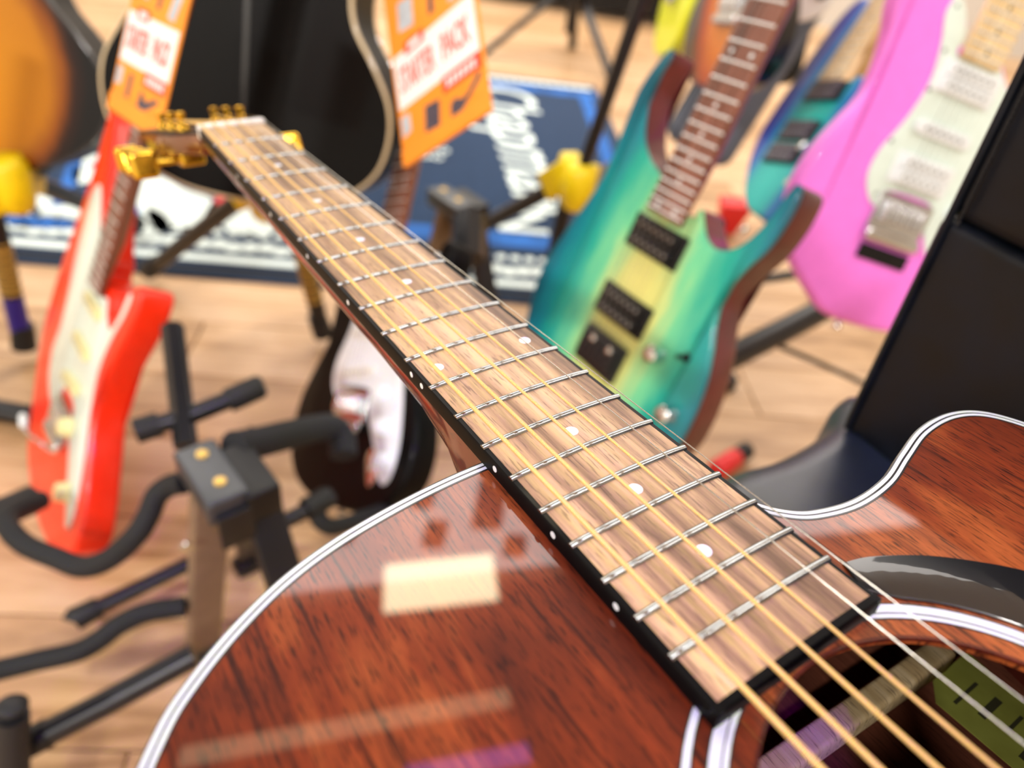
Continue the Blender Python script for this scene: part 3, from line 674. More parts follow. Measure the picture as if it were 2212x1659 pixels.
# ------------------------------------------------------------------ acoustic guitars standing behind
def acoustic(name, label, R, t, top_m, side_m, bind_m, w=1.0, y0=0.0, turned=False):
    g = thing(name, label, 'guitar', t, Matrix(R))
    half = [(0, .0), (.006, .09), (.035, .160), (.075, .202), (.125, .217), (.175, .212), (.225, .185), (.270, .155), (.310, .146), (.350, .152), (.395, .160), (.435, .156), (.470, .130), (.492, .075), (.50, .03)]
    o = smooth_outline([(x, y0+y*w) for x, y in half]+[(x, y0-y*w) for x, y in half[:0:-1]], 6)
    hl = circle(.335, y0, .05, 40)
    build('soundboard', MB().slab(inset(o, .003), -.003, 0) if turned else plate(inset(o, .003), hl, -.003, 0), top_m, g) if not turned else build('back', MB().slab(inset(o, .003), -.003, 0), top_m, g)
    build('binding', MB().strip(o, [(0, -.007), (0, -.0005), (.001, .0003), (.0045, .0003), (.0045, -.007)]), bind_m, g)
    build('side', MB().rings([[(p.x, p.y, z) for p in inset(o, d)] for d, z in ((.0003, -.006), (.0003, -.105), (.004, -.105), (.004, -.006))], closed_profile=True), side_m, g)
    build('back_binding', MB().strip(o, [(0, -.112), (0, -.106), (.004, -.105), (.004, -.112)]), bind_m, g)
    build('soundboard' if turned else 'back', MB().slab(inset(o, .002), -.111, -.107), side_m, g)
    if turned:
        build('back_stripe', MB().box((.25, y0, .0003), (.235, .0035, .0004)), bind_m if False else M['black_line'], g)
        build('neck', MB().rings([[(x, y0+h_*math.cos(math.pi*i/10), -.10+d_*math.sin(math.pi*i/10)) for i in range(11)] for x, h_, d_ in ((.48, .028, .09), (.52, .027, .028), (.56, .026, .018), (.826, .0215, .014))], True, True), M['neck_wood'], g)
        build('headstock', MB().slab(poly([(.806, y0-.0215), (.806, y0+.0215), (.846, y0+.032), (.986, y0+.037), (.986, y0-.037), (.846, y0-.032)]), -.112, -.098, .002), M['black_gloss'], g)
        build('strap_pin', MB().lathe([(.004, 0), (.004, .007), (.007, .011), (.006, .014)], (.001, y0, -.055), (-1, 0, 0), 14), M['chrome'], g)
        return g
    build('bridge', MB().slab(smooth_outline([(.135, y0-.085), (.15, y0-.09), (.165, y0-.05), (.168, y0), (.165, y0+.05), (.15, y0+.09), (.135, y0+.085), (.133, y0)], 4), 0, .008, .003), M['rosewood'], g)
    build('saddle', MB().box((.156, y0, .009), (.0015, .036, .003), r=.0008), M['bone'], g)
    build('rosette', MB().strip(circle(.335, y0, .062, 48), [(0, -.001), (0, .0003), (.008, .0003), (.008, -.001)]), bind_m, g)
    nut = .806
    build('fretboard', MB().slab(poly([(.39, y0-.029), (.39, y0+.029), (nut, y0+.0215), (nut, y0-.0215)]), .0, .006, .001), M['rosewood'], g)
    build('neck', MB().rings([[(x, y0+h_*math.cos(math.pi*i/10), -d_*math.sin(math.pi*i/10)) for i in range(11)] for x, h_, d_ in ((.485, .028, .08), (.52, .027, .025), (.56, .026, .016), (nut+.02, .0215, .013))], True, True), M['neck_wood'], g)
    build('headstock', MB().slab(poly([(nut, y0-.0215), (nut, y0+.0215), (nut+.04, y0+.032), (nut+.18, y0+.037), (nut+.18, y0-.037), (nut+.04, y0-.032)]), -.012, .002, .002), M['black_gloss'], g)
    for i in range(6):
        u = i/5-.5
        build('string', MB().tube([(.156, y0+u*.053, .0125), (nut, y0+u*.036, .008), (nut+.05+.035*abs(2.5-i), y0+(.02 if u > 0 else -.02), .006)], .0004, 6), M['steel'], g)
    for i in range(3):
        for s in (-1, 1):
            tn = build('tuner', MB().lathe([(.004, .002), (.003, .012)], (nut+.05+i*.045, y0+s*.02, 0), seg=10), M['chrome'], g)
            build('tuner_button', MB().box((nut+.05+i*.045, y0+s*.048, -.018), (.008, .008, .004), r=.003), M['chrome'], tn)
    build('strap_pin', MB().lathe([(.004, 0), (.004, .007), (.007, .011), (.006, .014)], (.001, y0, -.055), (-1, 0, 0), 14), M['chrome'], g)
    return g
acoustic('acoustic_guitar', 'glossy black acoustic guitar with cream edging, turned back to front, behind the foreground headstock', ((0.020071, -0.998396, -0.052934), (0.301071, 0.056523, -0.951925), (0.953391, 0.00317, 0.301722)), (-0.45301, 1.00894, 0.4194), M['black_gloss'], M['black_gloss'], M['cream_bind'], 1.03, .008, True)
acoustic('acoustic_guitar', 'amber sunburst acoustic guitar with dark rim, turned back to front, at the upper left corner', ((-0.099875, -0.97349, 0.205773), (0.299626, -0.226633, -0.926748), (0.948815, -0.030904, 0.314318)), (-0.89428, 1.08809, 0.35826), M['amber_burst'], M['black_gloss'], M['black_line'], 1.07, 0.060, True)

# ------------------------------------------------------------------ pale wooden guitar behind the blue one
nt = thing('wooden_guitar', 'pale natural wood guitar body with two rounded horns behind the blue guitar neck', 'guitar', (0.5564, 1.5159, 0.6715), Matrix(((-0.298112, 0.927569, -0.225267), (-0.593914, -0.364999, -0.716967), (-0.747259, -0.079947, 0.659707))))
build('body', MB().slab(smooth_outline([(-0.1324, -0.0114), (-0.1077, -0.0267), (-0.065, -0.0367), (-0.0315, -0.0428), (-0.0068, -0.0405), (-0.0006, -0.0252), (-0.033, -0.0167), (-0.0237, -0.0019), (0.0189, 0.0015), (0.0487, -0.0), (0.0726, 0.0011), (0.081, 0.0174), (0.0651, 0.034), (0.0264, 0.034), (-0.0124, 0.034), (-0.0594, 0.0302)], 6), -.035, 0, .008), M['natural'], nt)

# ------------------------------------------------------------------ black leather chair under the guitar
A0 = Vector((0.2141, 0.3746, 0.6645)); DD = Vector((0.5714, -0.8207, 0.0))
NB = Vector((DD.y, -DD.x, 0)); NB = NB if NB.y > 0 else -NB        # away from the camera side of the back
ch = thing('chair', 'black leather chair with stitched backrest under and behind the foreground guitar', 'chair', (.36, .10, 0))
seat = smooth_outline([(0.2441, 0.4246), (0.2101, 0.3786), (0.1705, 0.3421), (0.1291, 0.3125), (0.092, 0.245), (0.085, 0.2), (0.1, 0.12), (0.14, 0.02), (0.22, -0.08), (0.4, -0.12), (0.58, -0.05), (0.62, 0.12), (0.52, 0.3), (0.36, 0.4)], 5)
build('seat', MB().slab(seat, 0.6645-.085, 0.6645, 0.022, 5), M['seat_vinyl'], ch, world=True, label='smooth padded black seat')
UPV = (Vector((0.2077, 0.3838, 0.8916))-A0); HT_ = UPV.length; UPV.normalize()
def pad(name, a, b, w_, th, bulge, lab=None):
    """cushion from height fraction a to b along UPV, w_ wide along DD"""
    mb = MB(); c = A0+UPV*((a+b)/2*HT_)+DD*(w_/2)+NB*(th/2+.002)
    mb.box(c, (w_/2, (b-a)/2*HT_, th/2), (DD, UPV, NB.cross(Vector((0,0,0))) if False else DD.cross(UPV)), r=bulge)
    return build(name, mb, M['leather'], ch, world=True, angle=60, label=lab)
pad('backrest', -.02, 0.634, .46, .07, .006, 'lower panel of the stitched backrest')
pad('backrest', 0.634-.001, 1.35, .46, .076, .008, 'upper panel of the stitched backrest')
st = MB(); FN = -(DD.cross(UPV)) if (DD.cross(UPV)).y > 0 else DD.cross(UPV)
n_st = 60
for i in range(n_st):
    p = A0+UPV*((0.634+.01+i*(1.33-0.634)/n_st)*HT_)+DD*.0125+FN*.0012
    st.box(p, (.0007, .0022, .0007), (DD, UPV, FN))
build('piping', MB().tube([tuple(A0+UPV*(q*HT_)+DD*.006+FN*-.001) for q in (0, .3, .6, .9, 1.2, 1.33)], .0022, 8), M['leather'], ch, world=True)
build('stitching', st, M['black_rubber'], ch, world=True, stuff=True)
for x, y in ((.14, .22), (.24, -.10), (.52, -.02), (.44, .28)):
    build('leg', MB().tube([(x, y, 0.6645-.07), (x+(x-.34)*.1, y+(y-.1)*.1, .012)], (.016, .013), 14), M['black_metal'], ch, world=True)
    build('foot_cap', MB().lathe([(.019, 0), (.019, .02), (.014, .03)], (x+(x-.34)*.1, y+(y-.1)*.1, 0), seg=14), M['black_rubber'], ch, world=True)

# ------------------------------------------------------------------ stands
U = Vector((.702, .712, 0)); V = Vector((.712, -.702, 0)); Z = Vector((0, 0, 1))
def a_frame(name, label, apex):
    """folding A-frame guitar stand: bracket on top, two front legs, post, back leg"""
    A = Vector(apex); s = thing(name, label, 'guitar stand', (A.x, A.y, 0))
    ax = (U, V, Z)
    br_ = build('bracket', MB().box(A+U*-.012+Z*-.012, (.022, .046, .016), ax, r=.004), M['satin_metal'], s, world=True, label='black top bracket with two brass screws')
    for q in (-.026, .020):
        build('screw', MB().lathe([(.0065, .0035), (.006, .0056), (.002, .0062)], tuple(A+U*-.010+V*q), seg=14), M['brass'], br_, world=True)
    build('bracket_flap', MB().box(A+U*-.010+V*.049+Z*-.038, (.018, .003, .024), ax, r=.002), M['black_metal'], br_, world=True)
    build('hinge_block', MB().box(A+U*.022+V*.012+Z*-.020, (.018, .040, .020), ax, r=.003), M['black_plastic'], s, world=True)
    def bar(nm, p, q, w_, t_, m='black_metal', lab=None):
        p, q = Vector(p), Vector(q); d = (q-p); L = d.length; d.normalize(); sx = d.cross(V).normalized()
        build(nm, MB().box((p+q)/2, (w_, t_, L/2), (sx, d.cross(sx), d), r=.003), M[m], s, world=True, label=lab)
    bar('leg', A+U*.022+V*.030+Z*-.03, Vector((A.x, A.y, .02))+U*.03+V*.17, .020, .009)
    bar('leg', A+U*-.014+V*.0+Z*-.02, Vector((A.x, A.y, .02))+U*-.05+V*-.05, .020, .009, 'floor_tint_metal', 'black side leg with the floor reflection coloured in as tan')
    bar('leg', A+U*.02+V*-.03+Z*-.03, Vector((A.x, A.y, .02))+U*.06+V*-.15, .016, .007)
    for q in (U*.03+V*.17, U*-.05+V*-.05, U*.06+V*-.15):
        build('rubber_foot', MB().box(Vector((A.x, A.y, .012))+q, (.024, .014, .012), ax, r=.004), M['black_rubber'], s, world=True)
    return s
s1 = a_frame('guitar_stand', 'black folding guitar stand with bracket top beside the red guitar', (-0.2827, 0.5033, 0.3779))
build('post', MB().tube([(-0.3449, 0.5477, 0.3534), (-0.41, 0.6751, 0.4172)], .013, 6), M['black_metal'], s1, world=True)
build('support_arm', MB().tube([(-0.3993, 0.5535, 0.3607), (-0.3502, 0.5855, 0.3688), (-0.2967, 0.623, 0.3839)], .011, 12), M['black_metal'], s1, world=True)
build('rubber_sleeve', MB().tube([(-0.319, 0.6053, 0.3776), (-0.2911, 0.6299, 0.3845), (-0.2864, 0.6325, 0.3861)], (.0145, .0145, .011), 14), M['black_rubber'], s1, world=True)
build('rubber_sleeve', MB().tube([(-0.4032, 0.5525, 0.3593), (-0.3825, 0.5675, 0.3622)], .0145, 14), M['black_rubber'], s1, world=True)
build('cradle', MB().tube([(-0.2855, 0.5391, 0.3747), (-0.2725, 0.5729, 0.3529), (-0.2497, 0.6262, 0.3236), (-0.2258, 0.6854, 0.2856), (-0.2119, 0.6854, 0.2694), (-0.2034, 0.6635, 0.258)], .018, 14, smooth=5), M['foam'], s1, world=True, label='black foam cradle arm holding the black guitar')
build('cradle_tip', MB().tube([(-0.2867, 0.5764, 0.3573), (-0.2764, 0.5822, 0.3485), (-0.2693, 0.5912, 0.3438)], .011, 12, smooth=3), M['black_rubber'], s1, world=True)
build('support_arm', MB().tube([(-0.2502, 0.5416, 0.2492), (-0.2259, 0.5679, 0.2502), (-0.2018, 0.5961, 0.2535)], .010, 12), M['black_metal'], s1, world=True)
build('rubber_sleeve', MB().tube([(-0.2235, 0.5695, 0.2523), (-0.2038, 0.5952, 0.2523), (-0.1987, 0.5979, 0.2557)], (.0145, .0145, .011), 14), M['black_rubber'], s1, world=True)
build('cradle', MB().tube([(-0.2126, 0.5799, 0.2492), (-0.2073, 0.5707, 0.2377), (-0.1939, 0.5729, 0.2244), (-0.1749, 0.5983, 0.2081), (-0.1346, 0.6621, 0.1758)], .011, 12, smooth=5), M['foam'], s1, world=True)
build('cradle', MB().tube([(-0.3353, 0.5168, 0.3306), (-0.3566, 0.5191, 0.3173), (-0.3685, 0.5108, 0.3069), (-0.3734, 0.498, 0.2908), (-0.3834, 0.4824, 0.2713), (-0.4122, 0.4697, 0.2392), (-0.4467, 0.4659, 0.2183), (-0.4853, 0.4749, 0.2136), (-0.5252, 0.4857, 0.2111), (-0.5529, 0.4996, 0.2125), (-0.5757, 0.5209, 0.2072), (-0.5817, 0.5483, 0.1934), (-0.5795, 0.5823, 0.1719)], .0125, 16, smooth=6), M['foam'], s1, world=True, label='black foam cradle under the red guitar')
build('foot_tube', MB().tube([(-0.5067, 0.521, 0.0385), (-0.4643, 0.5581, 0.0451), (-0.4062, 0.6063, 0.0574)], .011, 14), M['black_metal'], s1, world=True)
build('rubber_foot', MB().tube([(-0.5257, 0.4987, 0.0345), (-0.5251, 0.5026, 0.0363), (-0.5026, 0.5252, 0.0389)], (.014, .0165, .0145), 14), M['black_rubber'], s1, world=True)
build('cradle', MB().tube([(-0.5512, 0.3769, 0.1063), (-0.5035, 0.4024, 0.1063), (-0.4551, 0.421, 0.1135), (-0.4331, 0.4349, 0.1231), (-0.4141, 0.4514, 0.1358), (-0.3883, 0.4689, 0.1417), (-0.3493, 0.4829, 0.1433)], .0125, 14, smooth=6), M['foam'], s1, world=True, label='wavy black foam cradle arm')
build('bolt', MB().lathe([(.006, 0), (.006, .004), (.003, .006)], (-0.3034, 0.4457, 0.3134), tuple(-V), 12), M['chrome'], s1, world=True)
build('arm_sleeve', MB().tube([(-0.6105, 0.5212, 0.1915), (-0.5904, 0.582, 0.1715)], .019, 14), M['black_rubber'], s1, world=True)
s2 = a_frame('guitar_stand', 'black folding guitar stand with tan bracket top beyond the fretboard', (-0.1563, 1.2379, 0.3779))
build('post', MB().tube([(-0.1078, 1.0769, 0.3442), (-0.118, 1.148, 0.3855)], .030, 8), M['black_metal'], s2, world=True)

fs = thing('guitar_stand', 'black tubular stand with mushroom-capped peg at the bottom left corner', 'guitar stand', (-0.4592, 0.2663, 0.0))
build('foot_tube', MB().tube([(-0.4188, 0.296, 0.1652), (-0.3599, 0.3398, 0.1802), (-0.2895, 0.3943, 0.2005)], .0135, 16), M['black_metal'], fs, world=True)
build('tube_sleeve', MB().tube([(-0.4253, 0.291, 0.1638), (-0.4039, 0.3075, 0.1685)], .0152, 16), M['black_plastic'], fs, world=True)
pg_b = Vector((-0.4165, 0.2628, 0.1556)); pg_t = Vector((-0.4082, 0.2898, 0.2378))
build('peg', MB().tube([(pg_b.x, pg_b.y, .002), tuple(pg_b), tuple(pg_t)], (.017, .016, .0145), 16), M['black_rubber'], fs, world=True)
ax_ = (pg_t-pg_b).normalized()
build('peg_cap', MB().lathe([(.008, 0), (.008, .008), (.0135, .010), (.0135, .013), (.010, .0165), (.004, .018)], tuple(pg_t), tuple(ax_), 20), M['black_rubber'], fs, world=True, label='mushroom-shaped rubber cap')

def tripod(name, label, hub, pole_top, feet, bands=(), group=None, behind=False):
    H = Vector(hub); s = thing(name, label, 'guitar stand', (H.x, H.y, 0), None, group)
    if pole_top: build('pole', MB().tube([tuple(H+Vector((0, 0, .01))), pole_top], .0135, 14), M['black_metal'], s, world=True)
    if behind:
        build('pole', MB().tube([tuple(H+Vector((0, .02, -.02))), tuple(H+Vector((0, .18, -.02))), tuple(H+Vector((0, .43, .78)))], .0125, 12), M['black_metal'], s, world=True)
        build('neck_yoke', MB().tube([tuple(H+Vector((-.05, .33, .80))), tuple(H+Vector((-.05, .41, .78))), tuple(H+Vector((.05, .41, .78))), tuple(H+Vector((.05, .33, .80)))], .010, 10), M['foam'], s, world=True)
    hb = MB(); hb.lathe([(.022, -.06), (.030, -.05), (.036, -.02), (.034, .02), (.026, .034), (.018, .037)], tuple(H), (0, 0, 1), 18)
    hubo = build('hub', hb, M['yellow'], s, world=True, label='yellow tripod hub')
    for q, f in enumerate(feet):
        f = Vector(f); d = (f-H).normalized(); out = Vector((d.x, d.y, 0)).normalized()
        build('hub_lug', MB().box(H+out*.045+Z*-.012, (.042, .021, .030), (d, out.cross(Z).normalized(), d.cross(out.cross(Z)).normalized()), r=.006), M['yellow'], hubo, world=True)
        lg = build('leg', MB().tube([tuple(H+out*.035+Z*-.015), tuple(f+Z*.026)], .017, 12), M['black_metal'], s, world=True)
        build('rubber_foot', MB().tube([tuple(f+Z*.028-d*.05), tuple(f+Z*.028)], (.020, .022), 12), M['black_rubber'], s, world=True)
        for (bq, a, b, mm) in bands:
            if bq != q: continue
            P0 = H+out*.035+Z*-.015; P1 = f+Z*.026
            bd = build('leg_band', MB().tube([tuple(P0.lerp(P1, a)), tuple(P0.lerp(P1, b))], .0176, 12), M[mm], lg, world=True)
            if mm == 'gold_print':
                for c in range(6):
                    m0 = a+(b-a)*(c+.25)/6; build('band_mark', MB().tube([tuple(P0.lerp(P1, m0)), tuple(P0.lerp(P1, m0+(b-a)*.05))], .0178, 12), M['black_line'], bd, world=True)
    return s
tripod('guitar_stand', 'black tripod guitar stand with yellow hub left of the teal guitar', (0.0684, 1.3997, 0.38), (0.1179, 1.3952, 0.7447), [(-0.2579, 1.6341, 0.0), (0.0398, 1.4576, 0.0), (0.3998, 2.7141, 0.0)])
tripod('guitar_stand', 'black tripod guitar stand with yellow hub at the left edge of the photo', (-0.8867, 1.0749, 0.36), None, [(-0.931, 1.0319, 0.0), (-0.9796, 1.5504, 0.0), (-1.5259, 1.5766, 0.0)], [(0, .30, .62, 'gold_print'), (0, .64, .95, 'purple_paint')], behind=True)
tripod('guitar_stand', 'black tripod guitar stand under the black acoustic guitar', (-0.4919, 1.1882, 0.36), None, [(-0.8536, 1.356, -0.0), (-0.4112, 1.2246, 0.0), (-0.7965, 2.1871, 0.0)], [(1, .36, .72, 'gold_print')], behind=True)
bs = thing('guitar_stand', 'black stand foot bar lying on the floor at the left edge behind the red guitar', 'guitar stand', (-0.9309, 0.872, 0.0))
p0_, p1_ = Vector((-0.9947, 0.8688, 0.0)), Vector((-0.7928, 0.8624, 0.0))
build('foot_bar', MB().tube([tuple(p0_+Z*.022), tuple(p1_+Z*.022)], .019, 14), M['black_metal'], bs, world=True)
build('end_cap', MB().tube([tuple(p1_.lerp(p0_, .12)+Z*.022), tuple(p1_+Z*.022)], .0215, 14), M['black_rubber'], bs, world=True)
build('post', MB().tube([tuple(p0_+Z*.02), tuple(p0_+Z*.75)], .014, 12), M['black_metal'], bs, world=True)
rs = thing('guitar_stand', 'black tubular guitar stand with thin brace right of the teal guitar', 'guitar stand', (0.6525, 1.5737, 0.0))
build('leg', MB().tube([(0.3243, 0.9913, 0.2686), (0.4575, 1.1074, 0.2862), (0.6118, 1.236, 0.3193), (0.8634, 1.4337, 0.3753)], .0225, 16), M['black_metal'], rs, world=True)
build('brace_rod', MB().tube([(0.4518, 1.1093, 0.2563), (0.5308, 1.0973, 0.2413), (0.6279, 1.0809, 0.2206)], .005, 8), M['black_metal'], rs, world=True)
build('cross_rod', MB().tube([(0.4491, 1.3961, 0.2155), (0.582, 1.4647, 0.2214), (0.6692, 1.499, 0.2324)], .011, 10), M['black_metal'], rs, world=True)
build('foot', MB().lathe([(.03, 0), (.03, .02), (.02, .03)], (0.4653, 1.3158, 0.0), seg=14), M['black_rubber'], rs, world=True)
e_ = Vector((0.8634, 1.4337, 0.3753)); build('post', MB().tube([(e_.x, e_.y, .004), (e_.x, e_.y, e_.z+.3)], .018, 12), M['black_metal'], rs, world=True)
rv = Vector((0.4371, 1.0417, -0.0))
rc = thing('rubber_cap', 'small red cap with black end lying on the floor beside the chair seat', 'cap', tuple(rv))
build('cap', MB().lathe([(.016, -.045), (.019, -.04), (.019, .02), (.016, .025)], tuple(rv+Z*.019), tuple(U), 16), M['red_plastic'], rc, world=True)
build('cap_end', MB().lathe([(.015, .022), (.017, .03), (.017, .06), (.012, .065)], tuple(rv+Z*.019), tuple(U), 16), M['black_rubber'], rc, world=True)
rt = thing('red_wedge', 'red plastic wedge seen through the teal guitar cutaway', 'wedge', (0.5767, 2.1187, -0.0))
b_ = Vector((0.5767, 2.1187, -0.0))
build('wedge_body', MB().rings([[tuple(b_+Vector((x*s_, y*s_, z_))) for x, y in ((-.045, -.05), (.05, -.03), (.04, .05), (-.04, .04))] for s_, z_ in ((.55, .002), (1.0, .09), (.9, .10))], True, True), M['red_plastic'], rt, world=True, angle=30)

# ------------------------------------------------------------------ rug
rugc = Vector((0.4339, 1.5761, 0.0)); RR = Matrix.Rotation(math.radians(8.5), 3, 'Z')
rug = thing('rug', 'navy blue patterned rug with white lettering lying on the wooden floor', 'rug', tuple(rugc), RR)
M['navy'] = plain('rug_navy', '#16304f', .95, var=.3, nscale=120, bump=.3)
M['rug_dark'] = plain('rug_dark', '#0d1a2c', .95, var=.3, nscale=120, bump=.3)
M['rug_blue'] = plain('rug_blue', '#2561ae', .95, var=.35, nscale=14, bump=.3)
M['rug_white'] = plain('rug_white', '#dfece9', .95, var=.06, nscale=120, bump=.3)
M['rug_red'] = plain('rug_red', '#d23640', .95, var=.1, nscale=120, bump=.3)
RW, RD = 1.75, 1.857
def rbox(nm, x0, x1, y0, y1, m, z=.006, parent=rug, stuff=False): return build(nm, MB().box(((x0+x1)/2, (y0+y1)/2, z), ((x1-x0)/2, (y1-y0)/2, .0012)), m, parent, stuff=stuff)
build('pile', MB().slab(poly([(-RW, 0), (0, 0), (0, RD), (-RW, RD)]), 0.0005, .0062, .002), M['navy'], rug)
rbox('border', -RW+.01, -.01, .01, .055, M['rug_dark']); 
rbox('border', -RW+.02, -.02, .28, .36, M['rug_blue']); rbox('border', -RW+.02, -.02, RD-.18, RD-.11, M['rug_blue'])
rbox('border', -.10, -.05, .42, RD-.18, M['rug_blue'])
rbox('stripe', -RW+.03, -.03, .070, .100, M['rug_white'])
dm = MB(); random.seed(3)
for i in range(44):
    x = -RW+.05+i*(RW-.1)/43
    dm.lathe([(.024, .0066), (.022, .0078)], (x, .150+.006*math.sin(i*2.1), 0), seg=10); dm.lathe([(.015, .0066), (.014, .0078)], (x+.02, .215, 0), seg=10)
    dm.lathe([(.023, .0066), (.021, .0078)], (x, RD-.05, 0), seg=10)
build('dots', dm, M['rug_white'], rug, stuff=True)
LX = -0.397
text('lettering', 'Chapman', M['rug_white'], rug, (LX+.01, RD*.60, .0072), .33, (0, 0, -math.pi/2+.10), .0006, .95, .25, bold=.002)
text('lettering', 'N', M['rug_white'], rug, (LX-.03, RD*.235, .0072), .20, (0, 0, -math.pi/2), .0006, bold=.004)
for i in range(5): text('lettering', 'oooo', M['rug_white'], rug, (LX-.345+.02*(i % 2), RD*.60-.065*i, .0072), .075, (0, 0, 0), .0006, bold=.001)
for pts, mm in ([([(-1.4967, 0.4665), (-1.4603, 0.5068), (-1.3645, 0.4365), (-1.2935, 0.4021), (-1.2576, 0.3581), (-1.2707, 0.2733), (-1.297, 0.2039), (-1.3534, 0.2053), (-1.4191, 0.2691), (-1.473, 0.3676)], 'rug_white'), ([(-1.2703, 0.4073), (-1.224, 0.3942), (-1.2352, 0.294), (-1.2707, 0.2733), (-1.2769, 0.3399)], 'rug_red'), ([(-1.2328, 0.308), (-1.1852, 0.3596), (-1.104, 0.321), (-1.0797, 0.2592), (-1.1336, 0.2105), (-1.2028, 0.235)], 'rug_white'), ([(-1.4208, 0.3091), (-1.3708, 0.2792), (-1.3323, 0.2095), (-1.3514, 0.181), (-1.3821, 0.2248)], 'rug_dark'), ([(-1.4245, 0.268), (-1.3845, 0.2501), (-1.3445, 0.1946), (-1.3596, 0.1551), (-1.3966, 0.1844)], 'rug_white'), ([(-1.7113, 0.6264), (-1.6888, 0.6684), (-1.647, 0.5745), (-1.6695, 0.5353)], 'rug_white'), ([(-1.6802, 0.5001), (-1.6412, 0.5261), (-1.6084, 0.4396), (-1.6411, 0.4167)], 'rug_white'), ([(-1.7081, 0.3148), (-1.6827, 0.3344), (-1.6461, 0.2875), (-1.6662, 0.2565)], 'rug_white'), ([(-1.6561, 0.2587), (-1.5844, 0.2874), (-1.5555, 0.2279), (-1.6359, 0.224)], 'rug_white'), ([(-0.3609, 0.6343), (-0.3063, 0.6638), (-0.3098, 0.5793), (-0.3599, 0.5523)], 'rug_white'), ([(-1.7051, 0.2096), (-1.566, 0.213), (-1.5478, 0.167), (-1.6795, 0.1531)], 'rug_blue'), ([(-1.6568, 0.3545), (-1.6357, 0.418), (-1.7055, 0.628), (-1.7285, 0.6217)], 'rug_blue')]):
    build('motif', MB().slab(smooth_outline(pts, 6), .0064, .0078), M[mm], rug)

# ------------------------------------------------------------------ starter pack cards hung on the guitars
def card(label, frame, W, Hh, seed):
    R, t = frame
    g = thing('hang_card', label, 'card', t, Matrix(R))
    build('panel', MB().box((W/2, Hh/2-.005, 0), (W/2, Hh/2+.005, .0012), r=.0008), M['orange_card'], g)
    build('bottom_flap', MB().box((W/2, .0, .0022), (W/2, .0095, .0009), r=.0006), M['orange_card'], g)
    def patch(nm, pts, m, z=.0014, lab=None): return build(nm, MB().slab(poly([(x*W, y*Hh) for x, y in pts]), z-.0003, z), M[m], g, label=lab)
    patch('banner', [(.03, .235), (.97, .235), (.97, .50), (.03, .50)], 'card_white', lab='white title banner')
    patch('tab', [(.18, .47), (.42, .47), (.42, .53), (.18, .53)], 'card_red', .0015)
    patch('tab', [(.55, .165), (.97, .165), (.97, .24), (.55, .24)], 'card_red', .0016)
    for i in range(6): patch('tab_print', [(.60+i*.055, .185), (.635+i*.055, .185), (.635+i*.055, .22), (.60+i*.055, .22)], 'card_white', .0018)
    patch('tab_print', [(.23, .485), (.37, .485), (.37, .515), (.23, .515)], 'card_white', .0017)
    text('lettering', 'STARTER', M['card_red'], g, (W*.29, Hh*.36, .0016), W*.26, ext=.0002, sx=.40, bold=.0006)
    text('lettering', 'PACK', M['card_red'], g, (W*.74, Hh*.36, .0016), W*.26, ext=.0002, sx=.46, bold=.0006)
    patch('picture', [(.03, .10), (.14, .11), (.14, .20), (.03, .20)], 'card_pale', lab='printed picture of accessories')
    patch('picture', [(.30, .055), (.47, .045), (.50, .16), (.33, .175)] if seed else [(.27, .06), (.34, .06), (.35, .19), (.28, .19)], 'card_dark', lab='printed picture of an amplifier')
    gb_ = [(.60, .035), (.68, .03), (.78, .065), (.93, .125), (.955, .15), (.92, .155), (.80, .10), (.74, .09), (.66, .115), (.61, .10)] if seed else [(.52, .045), (.60, .038), (.72, .06), (.86, .115), (.88, .13), (.82, .135), (.68, .095), (.62, .105), (.58, .135), (.54, .13)]
    patch('picture', gb_, 'card_dark', lab='printed picture of a gig bag')
    patch('picture', [(.14, .60), (.32, .58), (.34, .72), (.16, .74)], 'card_pale', lab='printed picture of picks')
    patch('picture', [(.50, .56), (.56, .56), (.60, .85), (.56, .86)], 'card_dark', lab='printed picture of a guitar')
    patch('picture', [(.72, .54), (.84, .53), (.90, .66), (.78, .70)], 'card_pale', lab='printed picture of a strap')
    build('hang_cord', MB().tube([(W*.5, Hh*.985, .002), (W*.5, Hh*1.03, .006), (W*.5, Hh*1.12, .0)], .0012, 6), M['black_line'], g)
    return g
card('orange starter pack card hanging on the red guitar, at upper left', (((0.762238, 0.225028, -0.606923), (-0.64476, 0.346877, -0.681147), (0.05725, 0.910516, 0.409492)), (-0.5047, 0.8015, 0.6298)), 0.1300, 0.2000, 0)
card('orange starter pack card hanging beside the rug, left of the black pole', (((0.634731, -0.290552, -0.716028), (-0.409666, 0.659154, -0.630627), (0.655202, 0.693611, 0.299356)), (-0.1674, 0.8168, 0.6075)), 0.1586, 0.2440, 1)

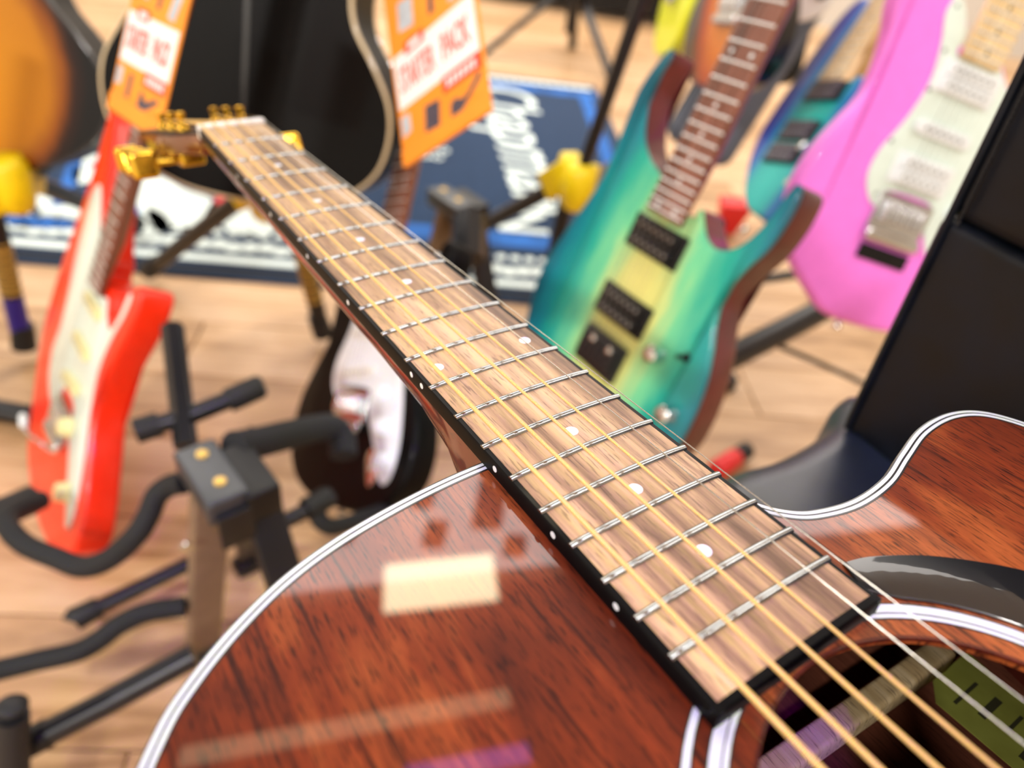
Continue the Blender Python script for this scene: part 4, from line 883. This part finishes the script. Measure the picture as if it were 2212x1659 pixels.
# ------------------------------------------------------------------ far things
ds = thing('drum_stool', 'small maroon-topped stool on black tripod legs at the top of the photo', 'stool', (-0.0091, 3.8209, 0.0))
sc_ = Vector((-0.0091, 3.8209, 0.0))
build('seat', MB().lathe([(.10, .34), (.155, .35), (.17, .38), (.17, .43), (.15, .455), (.05, .46)], tuple(sc_), seg=28), M['maroon'], ds, world=True)
build('post', MB().tube([tuple(sc_+Z*.12), tuple(sc_+Z*.35)], .016, 12), M['black_metal'], ds, world=True)
for f in ((-0.3915, 3.6196, 0.0), (0.0297, 4.0275, 0.0), (0.2344, 3.5412, 0.0)):
    f = Vector(f); d = (f-sc_); build('leg', MB().box((sc_+Z*.34+f+Z*.01)/2, (.022, .008, (sc_+Z*.34-f).length/2), ((sc_+Z*.34-f).cross(Z).normalized(), (sc_+Z*.34-f).cross((sc_+Z*.34-f).cross(Z)).normalized(), (sc_+Z*.34-f).normalized()), r=.003), M['black_metal'], ds, world=True)
wb = thing('white_bench', 'long white padded bench against the back of the room', 'bench', (-0.0447, 4.8521, -0.0))
w_ = Vector((-0.0447, 4.8521, -0.0))
build('base', MB().box((w_.x, w_.y+.25, .16), (.85, .22, .12), r=.02), M['black_bag'], wb, world=True)
build('cushion', MB().box((w_.x, w_.y+.22, .36), (.9, .27, .16), r=.05), M['white_paint'], wb, world=True)
for sx_ in (-1, 1): build('leg', MB().box((w_.x+sx_*.8, w_.y+.2, .02), (.03, .15, .02), r=.004), M['black_metal'], wb, world=True)
gb = thing('gig_bag', 'grey guitar bag leaning behind the blue guitar', 'guitar bag', (0.6075, 2.4126, 0.0))
P0, P1 = Vector((0.3402, 1.7277, 0.3594)), Vector((0.4962, 1.9, 0.737)); d = (P1-P0); L = d.length; d.normalize(); sd = d.cross(Vector((0, -.8, .6))).normalized(); nn = sd.cross(d)
build('bag_body', MB().box((P0+P1)/2, (.085, L/2, .04), (sd, d, nn), r=.03), M['grey_bag'], gb, world=True)
build('zip', MB().tube([tuple(P0-sd*.085), tuple(P1-sd*.085)], .004, 6), M['black_line'], gb, world=True)
bb = thing('gig_bag', 'black guitar bag standing behind the teal guitar neck', 'guitar bag', (0.8189, 2.8987, 0.0))
P0, P1 = Vector((0.5263, 2.0989, 0.4567)), Vector((0.528, 2.223, 0.6933)); d = (P1-P0); L = d.length; d.normalize(); sd = d.cross(Vector((0, -.8, .6))).normalized(); nn = sd.cross(d)
build('bag_body', MB().box((P0+P1)/2, (.10, L/2, .05), (sd, d, nn), r=.03), M['black_bag'], bb, world=True)
build('handle', MB().tube([tuple((P0+P1)/2+nn*.05-d*.05), tuple((P0+P1)/2+nn*.075), tuple((P0+P1)/2+nn*.05+d*.05)], .008, 8, smooth=4), M['black_bag'], bb, world=True)
wh = thing('electric_guitar', 'white electric guitar with a black knob right of the teal guitar neck', 'guitar', (0.4804, 1.6978, 0.6754))
P0 = Vector((0.4804, 1.6978, 0.6754)); ex = Vector((.93, .1, .3)).normalized(); ey = Vector((-.3, .2, .93)).normalized(); ey = (ey-ex*ey.dot(ex)).normalized(); ez = ex.cross(ey)
wm = MB().slab(smooth_outline([(0, 0), (.04, .015), (.065, .06), (.05, .12), (.03, .17), (.05, .23), (.02, .28), (-.05, .27), (-.06, .2), (-.05, .13), (-.07, .06), (-.04, .012)], 5), -.02, .02, .008); wm.v = [tuple(P0+ex*p[0]+ey*p[1]+ez*p[2]) for p in wm.v]
build('body', wm, M['white_plastic'], wh, world=True)
kk = MB().lathe([(.011, .02), (.010, .032), (.008, .034)], (.025, .045, 0), seg=16); kk.v = [tuple(P0+ex*p[0]+ey*p[1]+ez*p[2]) for p in kk.v]
build('knob', kk, M['black_plastic'], wh, world=True)
